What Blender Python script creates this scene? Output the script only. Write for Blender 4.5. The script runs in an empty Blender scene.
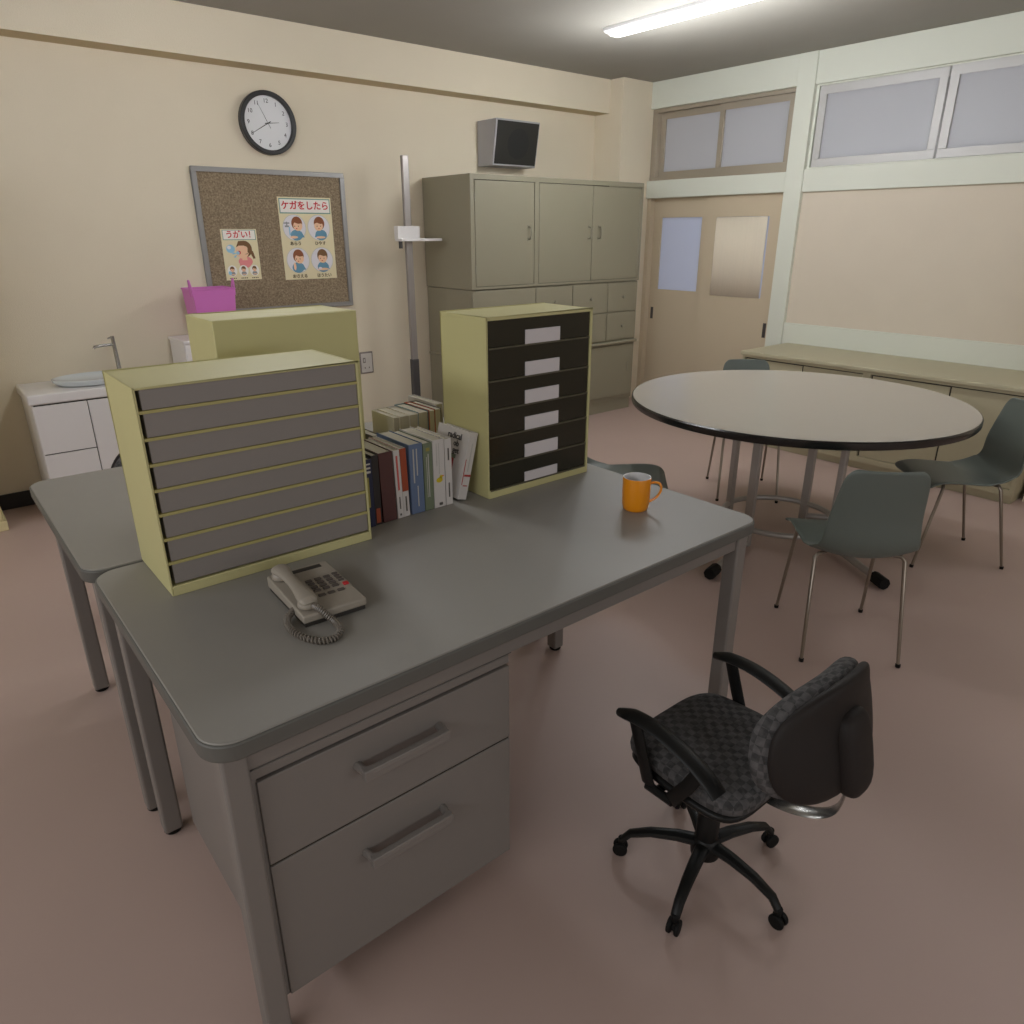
import bpy, bmesh, math, random
from mathutils import Vector, Matrix, Euler
PI = math.pi
random.seed(7)
scene = bpy.context.scene
COL = scene.collection

# ------------------------------------------------------------------ materials
def lin(c):
    c = c / 255.0
    return c / 12.92 if c <= 0.04045 else ((c + 0.055) / 1.055) ** 2.4

def rgb(r, g, b):
    return (lin(r), lin(g), lin(b), 1.0)

def mat(name, col, rough=0.6, metal=0.0, noise=0.0, nscale=20.0, bump=0.0, bscale=80.0, spec=0.5, coat=0.0, stretch=None):
    m = bpy.data.materials.new(name)
    m.use_nodes = True
    nt = m.node_tree
    b = nt.nodes['Principled BSDF']
    b.inputs['Base Color'].default_value = rgb(*col)
    b.inputs['Roughness'].default_value = rough
    b.inputs['Metallic'].default_value = metal
    b.inputs['Specular IOR Level'].default_value = spec
    if coat:
        b.inputs['Coat Weight'].default_value = coat
    tc = None
    if noise or bump:
        tc = nt.nodes.new('ShaderNodeTexCoord')
        vec = tc.outputs['Object']
        if stretch:
            mp = nt.nodes.new('ShaderNodeMapping')
            mp.inputs['Scale'].default_value = stretch
            nt.links.new(vec, mp.inputs['Vector'])
            vec = mp.outputs['Vector']
    if noise:
        n = nt.nodes.new('ShaderNodeTexNoise')
        n.inputs['Scale'].default_value = nscale
        n.inputs['Detail'].default_value = 4
        nt.links.new(vec, n.inputs['Vector'])
        mx = nt.nodes.new('ShaderNodeMix')
        mx.data_type = 'RGBA'
        c = rgb(*col)
        mx.inputs[6].default_value = tuple(max(0, v * (1 - noise)) for v in c[:3]) + (1,)
        mx.inputs[7].default_value = tuple(min(1, v * (1 + noise)) for v in c[:3]) + (1,)
        nt.links.new(n.outputs['Fac'], mx.inputs[0])
        nt.links.new(mx.outputs[2], b.inputs['Base Color'])
    if bump:
        n2 = nt.nodes.new('ShaderNodeTexNoise')
        n2.inputs['Scale'].default_value = bscale
        n2.inputs['Detail'].default_value = 3
        nt.links.new(vec, n2.inputs['Vector'])
        bp = nt.nodes.new('ShaderNodeBump')
        bp.inputs['Strength'].default_value = bump
        bp.inputs['Distance'].default_value = 0.004
        nt.links.new(n2.outputs['Fac'], bp.inputs['Height'])
        nt.links.new(bp.outputs['Normal'], b.inputs['Normal'])
    return m

def emis(name, col, s):
    m = bpy.data.materials.new(name)
    m.use_nodes = True
    b = m.node_tree.nodes['Principled BSDF']
    b.inputs['Base Color'].default_value = rgb(*col)
    b.inputs['Emission Color'].default_value = rgb(*col)
    b.inputs['Emission Strength'].default_value = s
    b.inputs['Roughness'].default_value = 0.4
    return m

def frosted(name, col, trans=0.7):
    m = bpy.data.materials.new(name)
    m.use_nodes = True
    nt = m.node_tree
    for n in list(nt.nodes):
        nt.nodes.remove(n)
    out = nt.nodes.new('ShaderNodeOutputMaterial')
    tl = nt.nodes.new('ShaderNodeBsdfTranslucent')
    tl.inputs['Color'].default_value = rgb(*col)
    gl = nt.nodes.new('ShaderNodeBsdfPrincipled')
    gl.inputs['Base Color'].default_value = rgb(*col)
    gl.inputs['Roughness'].default_value = 0.35
    mx = nt.nodes.new('ShaderNodeMixShader')
    mx.inputs[0].default_value = trans
    nt.links.new(gl.outputs[0], mx.inputs[1])
    nt.links.new(tl.outputs[0], mx.inputs[2])
    nt.links.new(mx.outputs[0], out.inputs['Surface'])
    return m

M = {}
M['wall'] = mat('cream_wall', (222, 210, 187), 0.75, noise=0.035, nscale=3, bump=0.35, bscale=220)
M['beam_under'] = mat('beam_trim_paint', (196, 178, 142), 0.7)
M['green_trim'] = mat('pale_green_paint', (217, 219, 206), 0.55, noise=0.02, nscale=4)
M['wallboard'] = mat('beige_board', (214, 202, 184), 0.7, noise=0.03, nscale=5, bump=0.25, bscale=160)
M['ceiling'] = mat('ceiling_board', (153, 149, 140), 0.85, noise=0.03, nscale=6, bump=0.2, bscale=60)
M['floor'] = mat('pink_vinyl_floor', (188, 164, 154), 0.45, noise=0.05, nscale=2.2, bump=0.05, bscale=30, spec=0.4)
M['base'] = mat('black_vinyl_baseboard', (32, 28, 26), 0.5)
M['door'] = mat('tan_door_paint', (200, 184, 158), 0.55, noise=0.02, nscale=6)
M['dark_metal'] = mat('dark_recess_metal', (88, 84, 84), 0.45, 0.6)
M['alu'] = mat('brushed_aluminium', (186, 184, 182), 0.5, 0.35, noise=0.04, nscale=40, stretch=(1, 0.05, 1))
M['alu_brown'] = mat('bronze_aluminium', (176, 166, 150), 0.42, 0.5, noise=0.04, nscale=40, stretch=(1, 0.05, 1))
M['frost'] = frosted('frosted_glass', (212, 212, 214), 0.72)
M['frost_door'] = frosted('frosted_door_glass', (212, 216, 228), 0.75)
M['curtain'] = mat('cream_ribbed_curtain', (228, 216, 196), 0.85, noise=0.04, nscale=60, stretch=(1, 1, 0.02))
M['corridor'] = mat('corridor_paint', (222, 222, 226), 0.8)
M['corridor_floor'] = mat('corridor_floor', (170, 160, 150), 0.6)
M['cabinet'] = mat('sage_grey_steel', (144, 138, 118), 0.45, noise=0.02, nscale=5)
M['cabinet_low'] = mat('khaki_steel', (180, 172, 144), 0.45, noise=0.02, nscale=5)
M['gap_shade'] = mat('painted_gap_shade', (62, 58, 48), 0.8)  # dark colour standing in for the shade inside door and drawer gaps
M['handle'] = mat('cabinet_handle_steel', (150, 146, 130), 0.35, 0.6)
M['desk_top'] = mat('grey_desk_laminate', (143, 139, 132), 0.48, noise=0.015, nscale=30, spec=0.55)
M['desk_edge'] = mat('grey_desk_edging', (96, 95, 90), 0.5)
M['desk_steel'] = mat('grey_desk_steel', (130, 124, 119), 0.42, noise=0.015, nscale=12)
M['rubber'] = mat('black_rubber', (18, 17, 16), 0.7, spec=0.25)
M['org'] = mat('yellow_green_painted_steel', (200, 193, 140), 0.5, noise=0.02, nscale=10)
M['org_shelf'] = mat('yellow_green_shelf_edge', (176, 166, 106), 0.5)
M['org_drawer'] = mat('grey_plastic_drawer', (138, 131, 126), 0.42, noise=0.02, nscale=8)
M['smoke'] = mat('smoked_plastic_drawer', (44, 42, 32), 0.22, noise=0.03, nscale=9)
M['smoke_edge'] = mat('smoked_shelf_edge', (88, 84, 66), 0.35)
M['label'] = mat('white_paper_label', (214, 208, 210), 0.6)
M['white'] = mat('white_lacquer', (228, 224, 222), 0.35, noise=0.01, nscale=4)
M['glassbowl'] = mat('pale_glazed_bowl', (206, 212, 214), 0.12, coat=0.5)
M['chrome'] = mat('chrome', (170, 168, 165), 0.25, 0.9)
M['steel_leg'] = mat('satin_steel_leg', (150, 140, 128), 0.3, 0.85)
M['magenta'] = mat('magenta_plastic', (208, 116, 190), 0.45)
M['cork'] = None
M['frame_grey'] = mat('grey_board_frame', (150, 148, 146), 0.4, 0.4)
M['clock_black'] = mat('clock_black_rim', (38, 38, 38), 0.35)
M['clock_face'] = mat('clock_white_face', (225, 225, 226), 0.4)
M['ink'] = mat('black_ink', (55, 52, 50), 0.6)
M['speaker_grey'] = mat('speaker_grey_case', (168, 166, 168), 0.5)
M['speaker_black'] = mat('speaker_black_grille', (34, 32, 26), 0.6, noise=0.3, nscale=200)
M['speaker_cone'] = mat('speaker_cone', (24, 24, 22), 0.6)
M['outlet'] = mat('outlet_plate', (200, 194, 186), 0.4)
M['outlet_rim'] = mat('outlet_rim', (128, 118, 112), 0.5)
M['pole'] = mat('stadiometer_pole', (158, 152, 148), 0.35, 0.5)
M['pole_dark'] = mat('stadiometer_lower_pole', (76, 74, 74), 0.45, 0.3)
M['table_top'] = mat('beige_table_laminate', (180, 173, 163), 0.25, noise=0.01, nscale=20, spec=0.6)
M['table_edge'] = mat('black_table_edging', (24, 23, 22), 0.22, spec=0.8)
M['table_leg'] = mat('grey_table_steel', (170, 164, 158), 0.35, 0.3)
M['shell'] = mat('grey_green_plastic_shell', (100, 108, 102), 0.42, noise=0.02, nscale=20)
M['black_plastic'] = mat('black_chair_plastic', (20, 20, 19), 0.45, spec=0.3)
M['back_shell'] = mat('dark_brown_back_shell', (38, 33, 31), 0.6, spec=0.25)
M['phone'] = mat('phone_grey_plastic', (158, 149, 136), 0.45, noise=0.05, nscale=60)
M['phone_dark'] = mat('phone_dark_base', (50, 46, 42), 0.5)
M['phone_key'] = mat('phone_key', (84, 76, 70), 0.5)
M['phone_red'] = mat('phone_red_key', (190, 40, 46), 0.4)
M['phone_cord'] = mat('phone_coiled_cord', (116, 108, 98), 0.35)
M['mug_orange'] = mat('orange_glaze', (234, 146, 10), 0.3, coat=0.3)
M['mug_white'] = mat('white_glaze', (220, 218, 216), 0.3)
M['pages'] = mat('book_pages', (176, 168, 150), 0.8, noise=0.1, nscale=300, stretch=(1, 0.02, 0.02))
M['cream_cab'] = mat('cream_cabinet_paint', (222, 208, 160), 0.5)
M['lamp_body'] = mat('white_lamp_housing', (220, 220, 220), 0.5)
M['lamp'] = emis('lamp_diffuser', (248, 248, 248), 1.1)
M['corr_lamp'] = emis('corridor_lamp_diffuser', (232, 240, 255), 12.0)

# cork: brown speckled
def cork():
    m = bpy.data.materials.new('brown_cork')
    m.use_nodes = True
    nt = m.node_tree
    b = nt.nodes['Principled BSDF']
    b.inputs['Roughness'].default_value = 0.9
    tc = nt.nodes.new('ShaderNodeTexCoord')
    n = nt.nodes.new('ShaderNodeTexNoise'); n.inputs['Scale'].default_value = 110; n.inputs['Detail'].default_value = 6
    r = nt.nodes.new('ShaderNodeValToRGB')
    r.color_ramp.elements[0].position = 0.3; r.color_ramp.elements[0].color = rgb(112, 96, 76)
    r.color_ramp.elements[1].position = 0.7; r.color_ramp.elements[1].color = rgb(162, 144, 118)
    nt.links.new(tc.outputs['Object'], n.inputs['Vector'])
    nt.links.new(n.outputs['Fac'], r.inputs['Fac'])
    nt.links.new(r.outputs['Color'], b.inputs['Base Color'])
    return m
M['cork'] = cork()

# dark woven fabric with small checks and light flecks
def fabric():
    m = bpy.data.materials.new('dark_checked_fabric')
    m.use_nodes = True
    nt = m.node_tree
    b = nt.nodes['Principled BSDF']
    b.inputs['Roughness'].default_value = 0.9
    tc = nt.nodes.new('ShaderNodeTexCoord')
    ck = nt.nodes.new('ShaderNodeTexChecker'); ck.inputs['Scale'].default_value = 62
    ck.inputs['Color1'].default_value = rgb(44, 44, 44); ck.inputs['Color2'].default_value = rgb(84, 82, 82)
    n = nt.nodes.new('ShaderNodeTexNoise'); n.inputs['Scale'].default_value = 70; n.inputs['Detail'].default_value = 3
    r = nt.nodes.new('ShaderNodeValToRGB')
    r.color_ramp.elements[0].position = 0.35; r.color_ramp.elements[0].color = rgb(56, 55, 55)
    r.color_ramp.elements[1].position = 0.72; r.color_ramp.elements[1].color = rgb(112, 108, 108)
    mx = nt.nodes.new('ShaderNodeMix'); mx.data_type = 'RGBA'; mx.inputs[0].default_value = 0.4
    nt.links.new(tc.outputs['Object'], ck.inputs['Vector'])
    nt.links.new(tc.outputs['Object'], n.inputs['Vector'])
    nt.links.new(n.outputs['Fac'], r.inputs['Fac'])
    nt.links.new(ck.outputs['Color'], mx.inputs[6])
    nt.links.new(r.outputs['Color'], mx.inputs[7])
    nt.links.new(mx.outputs[2], b.inputs['Base Color'])
    return m
M['fabric'] = fabric()

# ------------------------------------------------------------------ mesh builder
def chain_matrix(o):
    m = Matrix.Identity(4)
    while o is not None:
        m = Matrix.LocRotScale(o.location, o.rotation_euler, o.scale) @ m
        o = o.parent
    return m

class MB:
    def __init__(s):
        s.v = []; s.f = []; s.m = []
    def add(s, vs, fs, m=0):
        k = len(s.v)
        s.v += [Vector(p) for p in vs]
        s.f += [[i + k for i in f] for f in fs]
        s.m += [m] * len(fs)
        return s
    def box(s, x0, x1, y0, y1, z0, z1, m=0):
        vs = [(x, y, z) for z in (z0, z1) for y in (y0, y1) for x in (x0, x1)]
        return s.add(vs, [(0, 2, 3, 1), (4, 5, 7, 6), (0, 1, 5, 4), (2, 6, 7, 3), (0, 4, 6, 2), (1, 3, 7, 5)], m)
    def hexa(s, bottom, top, m=0):   # two quads, both counter-clockwise seen from above
        return s.add(list(bottom) + list(top), [(3, 2, 1, 0), (4, 5, 6, 7), (0, 1, 5, 4), (1, 2, 6, 5), (2, 3, 7, 6), (3, 0, 4, 7)], m)
    def prism(s, poly, fa, fb, m=0):  # poly list of 2D; fa, fb map 2D -> 3D
        n = len(poly)
        vs = [fa(*p) for p in poly] + [fb(*p) for p in poly]
        fs = [list(range(n))[::-1], [n + i for i in range(n)]] + [(i, (i + 1) % n, n + (i + 1) % n, n + i) for i in range(n)]
        return s.add(vs, fs, m)
    def tube(s, pts, r, seg=10, closed=False, cap=True, m=0, up=None):
        pts = [Vector(p) for p in pts]
        n = len(pts)
        rs = r if isinstance(r, (list,)) else [r] * n
        T = []
        for i in range(n):
            a = pts[(i - 1) % n] if (closed or i > 0) else pts[i]
            b = pts[(i + 1) % n] if (closed or i < n - 1) else pts[i]
            T.append((b - a).normalized())
        u = Vector(up) if up else (Vector((0, 0, 1)) if abs(T[0].z) < 0.9 else Vector((1, 0, 0)))
        vs = []
        for i in range(n):
            u = (u - T[i] * u.dot(T[i])).normalized()
            w = T[i].cross(u)
            ri = rs[i]
            ra, rb = ri if isinstance(ri, tuple) else (ri, ri)
            for k in range(seg):
                a = 2 * PI * k / seg
                vs.append(pts[i] + w * (ra * math.cos(a)) + u * (rb * math.sin(a)))
        fs = []
        for i in range(n if closed else n - 1):
            j = (i + 1) % n
            for k in range(seg):
                l = (k + 1) % seg
                fs.append((i * seg + k, i * seg + l, j * seg + l, j * seg + k))
        if cap and not closed:
            fs.append(list(range(seg))[::-1]); fs.append([(n - 1) * seg + k for k in range(seg)])
        return s.add(vs, fs, m)
    def lathe(s, prof, c=(0, 0, 0), seg=32, m=0, sx=1, sy=1, cap=True):
        vs = []; fs = []
        n = len(prof)
        for (r, z) in prof:
            for k in range(seg):
                a = 2 * PI * k / seg
                vs.append((c[0] + r * math.cos(a) * sx, c[1] + r * math.sin(a) * sy, c[2] + z))
        for i in range(n - 1):
            for k in range(seg):
                l = (k + 1) % seg
                fs.append((i * seg + k, i * seg + l, (i + 1) * seg + l, (i + 1) * seg + k))
        if cap and prof[0][0] > 1e-6: fs.append(list(range(seg))[::-1])
        if cap and prof[-1][0] > 1e-6: fs.append([(n - 1) * seg + k for k in range(seg)])
        return s.add(vs, fs, m)
    def grid(s, fn, nu, nv, m=0):
        vs = [fn(i / nu, j / nv) for i in range(nu + 1) for j in range(nv + 1)]
        fs = [(i * (nv + 1) + j, (i + 1) * (nv + 1) + j, (i + 1) * (nv + 1) + j + 1, i * (nv + 1) + j + 1) for i in range(nu) for j in range(nv)]
        return s.add(vs, fs, m)
    def xf(s, mtx):
        s.v = [mtx @ p for p in s.v]
        return s
    def build(s, name, mats, parent=None, world=True, bevel=0.0, seg=2, solid=0.0, sub=0, ang=35, kind=None):
        me = bpy.data.meshes.new(name)
        vs = s.v
        if parent is not None and world:
            inv = chain_matrix(parent).inverted()
            vs = [inv @ p for p in vs]
        me.from_pydata([tuple(p) for p in vs], [], s.f)
        if not isinstance(mats, (list, tuple)): mats = [mats]
        for a in mats: me.materials.append(a)
        for p, k in zip(me.polygons, s.m): p.material_index = k
        bm = bmesh.new(); bm.from_mesh(me)
        bmesh.ops.remove_doubles(bm, verts=bm.verts, dist=1e-6)
        bmesh.ops.recalc_face_normals(bm, faces=bm.faces)
        bm.to_mesh(me); bm.free()
        for p in me.polygons: p.use_smooth = True
        me.set_sharp_from_angle(angle=math.radians(ang))
        o = bpy.data.objects.new(name, me)
        COL.objects.link(o)
        if parent is not None: o.parent = parent
        if solid:
            d = o.modifiers.new('solid', 'SOLIDIFY'); d.thickness = solid; d.offset = 0
        if bevel:
            d = o.modifiers.new('bevel', 'BEVEL'); d.width = bevel; d.segments = seg; d.limit_method = 'ANGLE'; d.angle_limit = math.radians(40)
        if sub:
            d = o.modifiers.new('sub', 'SUBSURF'); d.levels = sub; d.render_levels = sub
        if kind: o['kind'] = kind
        return o

def thing(name, label, cat, loc=(0, 0, 0), rz=0.0, group=None):
    o = bpy.data.objects.new(name, None)
    o.empty_display_size = 0.05
    COL.objects.link(o)
    o.location = loc; o.rotation_euler = (0, 0, rz)
    o['label'] = label; o['category'] = cat
    if group: o['group'] = group
    return o

def tag(o, label, cat, group=None):
    o['label'] = label; o['category'] = cat
    if group: o['group'] = group
    return o

def copy_thing(root, loc, rz, label, group=None):
    def rec(o, par):
        c = o.copy(); COL.objects.link(c); c.parent = par
        for ch in [x for x in allobs if x.parent == o]: rec(ch, c)
        return c
    allobs = list(bpy.data.objects)
    r = rec(root, None)
    r.location = loc; r.rotation_euler = (0, 0, rz); r['label'] = label
    if group: r['group'] = group
    return r

def rrect(x0, x1, y0, y1, r, n=6):
    out = []
    for cx, cy, a0 in ((x1 - r, y1 - r, 0), (x0 + r, y1 - r, 90), (x0 + r, y0 + r, 180), (x1 - r, y0 + r, 270)):
        for k in range(n + 1):
            a = math.radians(a0 + 90 * k / n)
            out.append((cx + r * math.cos(a), cy + r * math.sin(a)))
    return out

def text_mesh(txt, size, name, m, parent, mtx, bold=0.0, align='CENTER', ext=0.0004):
    """lettering as a mesh, laid by matrix mtx (local x right, y up, z out), world space"""
    cu = bpy.data.curves.new(name, 'FONT')
    cu.body = txt; cu.size = size; cu.align_x = align; cu.align_y = 'CENTER'
    cu.offset = bold; cu.extrude = ext; cu.resolution_u = 3
    t = bpy.data.objects.new(name, cu)
    COL.objects.link(t)
    dg = bpy.context.evaluated_depsgraph_get()
    me = bpy.data.meshes.new_from_object(t.evaluated_get(dg))
    bpy.data.objects.remove(t)
    inv = chain_matrix(parent).inverted() if parent else Matrix.Identity(4)
    me.transform(inv @ mtx)
    me.materials.clear(); me.materials.append(m)
    me.name = name
    o = bpy.data.objects.new(name, me)
    COL.objects.link(o)
    if parent: o.parent = parent
    return o

def frame_mtx(origin, right, up):
    r = Vector(right).normalized(); u = Vector(up).normalized(); n = r.cross(u)
    m = Matrix.Identity(4)
    for i in range(3):
        m[i][0] = r[i]; m[i][1] = u[i]; m[i][2] = n[i]; m[i][3] = origin[i]
    return m

# ------------------------------------------------------------------ room
XB, YA, ZC = 5.135, 4.696, 2.565
XL, YF = -2.6, -3.2        # left and rear walls, out of the picture
XW = 5.30                  # outer face of the corridor wall
def st(name, mb, m, **k): return mb.build(name, m, kind='structure', **k)

fl = MB().box(XL - .1, 7.2, YF - .1, YA + .1, -0.1, 0)
st('floor', fl, M['floor'])
st('ceiling', MB().box(XL - .1, 7.2, YF - .1, YA + .1, ZC, ZC + 0.1), M['ceiling'])
st('wall_back', MB().box(XL - .1, 7.2, YA, YA + .1, 0, ZC), M['wall'])
st('wall_left', MB().box(XL - .1, XL, YF, YA, 0, ZC), M['wall'])
st('wall_front', MB().box(XL - .1, 7.2, YF - .1, YF, 0, ZC), M['wall'])
# beam on the back wall: pale face, tan painted soffit
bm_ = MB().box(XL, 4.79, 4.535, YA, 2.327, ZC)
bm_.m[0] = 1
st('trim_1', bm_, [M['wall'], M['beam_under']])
# corner column
st('trim_2', MB().box(4.79, XW, 4.399, YA, 0, ZC), M['wall'])
# right wall: upper frieze, rails, pillar, wallboard
st('trim_3', MB().box(XB, XW, 2.985, 4.399, 2.372, ZC), M['green_trim'], bevel=.003)
st('trim_4', MB().box(XB, XW, 3.11, 4.399, 1.704, 1.838), M['green_trim'], bevel=.003)
st('trim_5', MB().box(XB - .004, XW, 2.975, 3.11, 0, ZC), M['green_trim'], bevel=.003)
st('trim_6', MB().box(XB + .006, XW, YF, 2.975, 2.366, ZC), M['green_trim'], bevel=.003)
st('trim_7', MB().box(XB + .006, XW, YF, 2.975, 1.700, 1.850), M['green_trim'], bevel=.003)
st('wall_right', MB().box(XB + .028, XW, YF, 2.975, 0, 1.705), M['wallboard'])
st('trim_8', MB().box(XB + .006, XB + .028, 1.1, 2.975, .62, .800), M['green_trim'], bevel=.002)
# column by the right edge of the view
st('trim_9', MB().box(4.70, XB + .02, .55, 1.10, 0, ZC), M['wall'])
# baseboards
st('baseboard_back', MB().box(XL, 4.79, YA - .012, YA, 0, .088), M['base'], bevel=.003)
st('baseboard_right', MB().box(XB + .014, XB + .028, YF, .55, 0, .088), M['base'], bevel=.003)
# wall piece between column and door
# corridor beyond the right wall
st('wall_corridor', MB().box(7.1, 7.2, YF, YA, 0, ZC), M['corridor'])

# ---- transom windows
def window(name, y0, y1, z0, z1, x, fw, m, depth=.03, glass='frost'):
    w = MB()
    w.box(x, x + depth, y0, y1, z0, z0 + fw); w.box(x, x + depth, y0, y1, z1 - fw, z1)
    w.box(x, x + depth, y0, y0 + fw, z0 + fw, z1 - fw); w.box(x, x + depth, y1 - fw, y1, z0 + fw, z1 - fw)
    o = st(name, w, m, bevel=.003)
    g = MB().box(x + depth * .4, x + depth * .4 + .005, y0 + fw * .9, y1 - fw * .9, z0 + fw * .9, z1 - fw * .9)
    g.build('pane', M[glass], o)
    return o
# left bay (outer frame then two sashes)
w = MB()
w.box(5.165, 5.27, 3.11, 4.399, 1.838, 1.862); w.box(5.165, 5.27, 3.11, 4.399, 2.345, 2.372)
w.box(5.165, 5.27, 4.345, 4.399, 1.862, 2.345); w.box(5.165, 5.27, 3.11, 3.13, 1.862, 2.345)
st('window_1', w, M['alu_brown'], bevel=.003)
window('window_2', 3.715, 4.345, 1.862, 2.345, 5.215, .045, M['alu_brown'])
window('window_3', 3.13, 3.755, 1.862, 2.345, 5.180, .045, M['alu_brown'])
# right bay
w = MB()
w.box(5.165, 5.27, 1.2, 2.975, 1.850, 1.858); w.box(5.165, 5.27, 1.2, 2.975, 2.358, 2.366)
w.box(5.165, 5.27, 2.955, 2.975, 1.858, 2.358)
st('window_4', w, M['green_trim'])
window('window_5', 2.135, 2.950, 1.858, 2.358, 5.172, .052, M['alu'])
window('window_6', 1.30, 2.120, 1.858, 2.358, 5.160, .052, M['alu'])
st('trim_10', MB().box(5.15, XW, YF, 1.30, 1.845, 2.37), M['wallboard'])

# ---- sliding doors
def leaf(name, y0, y1, x, gy0, gy1, gz0, gz1, hy, hz0, hz1, pane):
    d = MB(); t = .032; z1 = 1.712
    d.box(x, x + t, y0, y1, 0.004, gz0); d.box(x, x + t, y0, y1, gz1, z1)
    d.box(x, x + t, y0, gy0, gz0, gz1); d.box(x, x + t, gy1, y1, gz0, gz1)
    o = st(name, d, M['door'])
    MB().box(x + .010, x + .015, gy0 - .003, gy1 + .003, gz0 - .003, gz1 + .003).build('pane', M[pane], o)
    h = MB().box(x - .002, x + .001, hy, hy + .028, hz0, hz1).build('door_handle', M['dark_metal'], o, bevel=.001)
    return o
d1 = leaf('door_1', 3.775, 4.399, 5.215, 3.86, 4.275, .97, 1.552, 4.305, .715, .815, 'frost_door')
d2 = leaf('door_2', 3.110, 3.800, 5.178, 3.225, 3.690, .955, 1.548, 3.145, .665, .775, 'frost_door')
# the right leaf's pane is covered by a ribbed cream sheet that leaves a thin strip of glass
cs = MB()
N = 40
cs.grid(lambda u, v: (5.172 + .0006 * math.sin(u * N * PI), 3.236 + (3.690 - 3.236) * u, .957 + .589 * v), 160, 2)
cur = cs.build('pane_cover', M['curtain'], d2, solid=.002)
st('trim_11', MB().box(5.16, 5.30, 3.11, 4.399, 1.712, 1.725).box(5.16, 5.30, 4.36, 4.399, 0, 1.712), M['door'])

# ------------------------------------------------------------------ ceiling lights
def make_light():
    t = thing('ceiling_light', 'long white fluorescent ceiling light above the round table', 'light', (3.683, 2.90, ZC), 0, 'fluorescent ceiling lights')
    b = MB()
    L = .60
    b.prism([(-.078, 0), (-.072, -.016), (-.050, -.026), (.050, -.026), (.072, -.016), (.078, 0)], lambda x, z: (x, -L, z), lambda x, z: (x, L, z))
    b.build('housing', M['lamp_body'], t, world=False, bevel=.002)
    d = MB()
    d.prism([(-.050, -.022), (-.046, -.034), (-.025, -.039), (.025, -.039), (.056, -.034), (.060, -.020)], lambda x, z: (x, -L + .02, z), lambda x, z: (x, L - .02, z))
    d.build('diffuser', M['lamp'], t, world=False)
    return t
light0 = make_light()
LTS = [((3.72, .55, ZC), 'fluorescent ceiling light out of view, above the right chairs'),
       ((1.25, 2.92, ZC), 'fluorescent ceiling light out of view, above the desks'),
       ((1.25, .55, ZC), 'fluorescent ceiling light out of view, above the camera'),
       ((-1.2, 2.92, ZC), 'fluorescent ceiling light out of view, above the left floor')]
for p, l in LTS:
    copy_thing(light0, p, 0, l, 'fluorescent ceiling lights')
lc = copy_thing(light0, (6.3, 2.6, ZC), 0, 'corridor ceiling light behind the frosted panes', 'corridor lights')
lc2 = copy_thing(light0, (6.3, .2, ZC), 0, 'corridor ceiling light beyond the right windows', 'corridor lights')
for root in (lc, lc2):
    for ch in list(root.children):
        if ch.name.startswith('diffuser'):
            ch.data = ch.data.copy(); ch.data.materials.clear(); ch.data.materials.append(M['corr_lamp'])

# ------------------------------------------------------------------ clock
t = thing('wall_clock', 'round wall clock with black rim and white face above the cork board', 'clock', (1.98, YA, 2.052))
def disc_y(mb, r0, r1, ya, yb, c, seg=64, m=0):
    """ring or disc facing -y"""
    vs = []
    for y in (ya, yb):
        for r in (r0, r1):
            for k in range(seg):
                a = 2 * PI * k / seg
                vs.append((c[0] + r * math.cos(a), y, c[1] + r * math.sin(a)))
    fs = []
    for k in range(seg):
        l = (k + 1) % seg
        A, B, C, D = 0, seg, 2 * seg, 3 * seg
        fs += [(A + k, B + k, B + l, A + l), (C + l, D + l, D + k, C + k), (B + k, D + k, D + l, B + l), (A + l, C + l, C + k, A + k)]
    mb.add(vs, fs, m)
R = .172
rm = MB(); disc_y(rm, R - .026, R, YA - .045, YA - .001, (1.98, 2.052))
rm.build('rim', M['clock_black'], t, bevel=.006, seg=3)
fc = MB(); disc_y(fc, .0005, R - .022, YA - .022, YA - .003, (1.98, 2.052))
fc.build('face', M['clock_face'], t)
yc = YA - .0235
for k in range(1, 13):
    a = PI / 2 - k * PI / 6
    px_, pz_ = 1.98 + .118 * math.cos(a), 2.052 + .118 * math.sin(a)
    text_mesh(str(k), .032, 'numeral', M['ink'], t, frame_mtx((px_, yc, pz_), (1, 0, 0), (0, 0, 1)))
def hand(length, ang, w, name, tail=.02):
    a = math.radians(90 - ang)
    d = Vector((math.cos(a), 0, math.sin(a))); n = Vector((-d.z, 0, d.x))
    c = Vector((1.98, yc - .002, 2.052))
    p = [c - d * tail - n * w, c - d * tail + n * w, c + d * length + n * w * .4, c + d * length - n * w * .4]
    q = [v + Vector((0, -.0015, 0)) for v in p]
    MB().hexa(q, p).build(name, M['ink'], t)
hand(.070, 84, .0022, 'hour_hand')
hand(.122, 240, .0026, 'minute_hand')
hand(.118, 333, .0010, 'second_hand', .03)

# ------------------------------------------------------------------ cork board and posters
t = thing('cork_board', 'brown cork notice board in a grey frame on the back wall', 'notice board', (1.971, YA, .97))
bx0, bx1, bz0, bz1 = 1.490, 2.452, .97, 1.800
MB().box(bx0 + .01, bx1 - .01, YA - .012, YA - .001, bz0 + .01, bz1 - .01).build('cork_panel', M['cork'], t)
fr = MB(); fw = .028; y0 = YA - .024
fr.box(bx0, bx1, y0, YA - .001, bz0, bz0 + fw); fr.box(bx0, bx1, y0, YA - .001, bz1 - fw, bz1)
fr.box(bx0, bx0 + fw, y0, YA - .001, bz0 + fw, bz1 - fw); fr.box(bx1 - fw, bx1, y0, YA - .001, bz0 + fw, bz1 - fw)
fr.build('frame', M['frame_grey'], t, bevel=.003)

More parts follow.
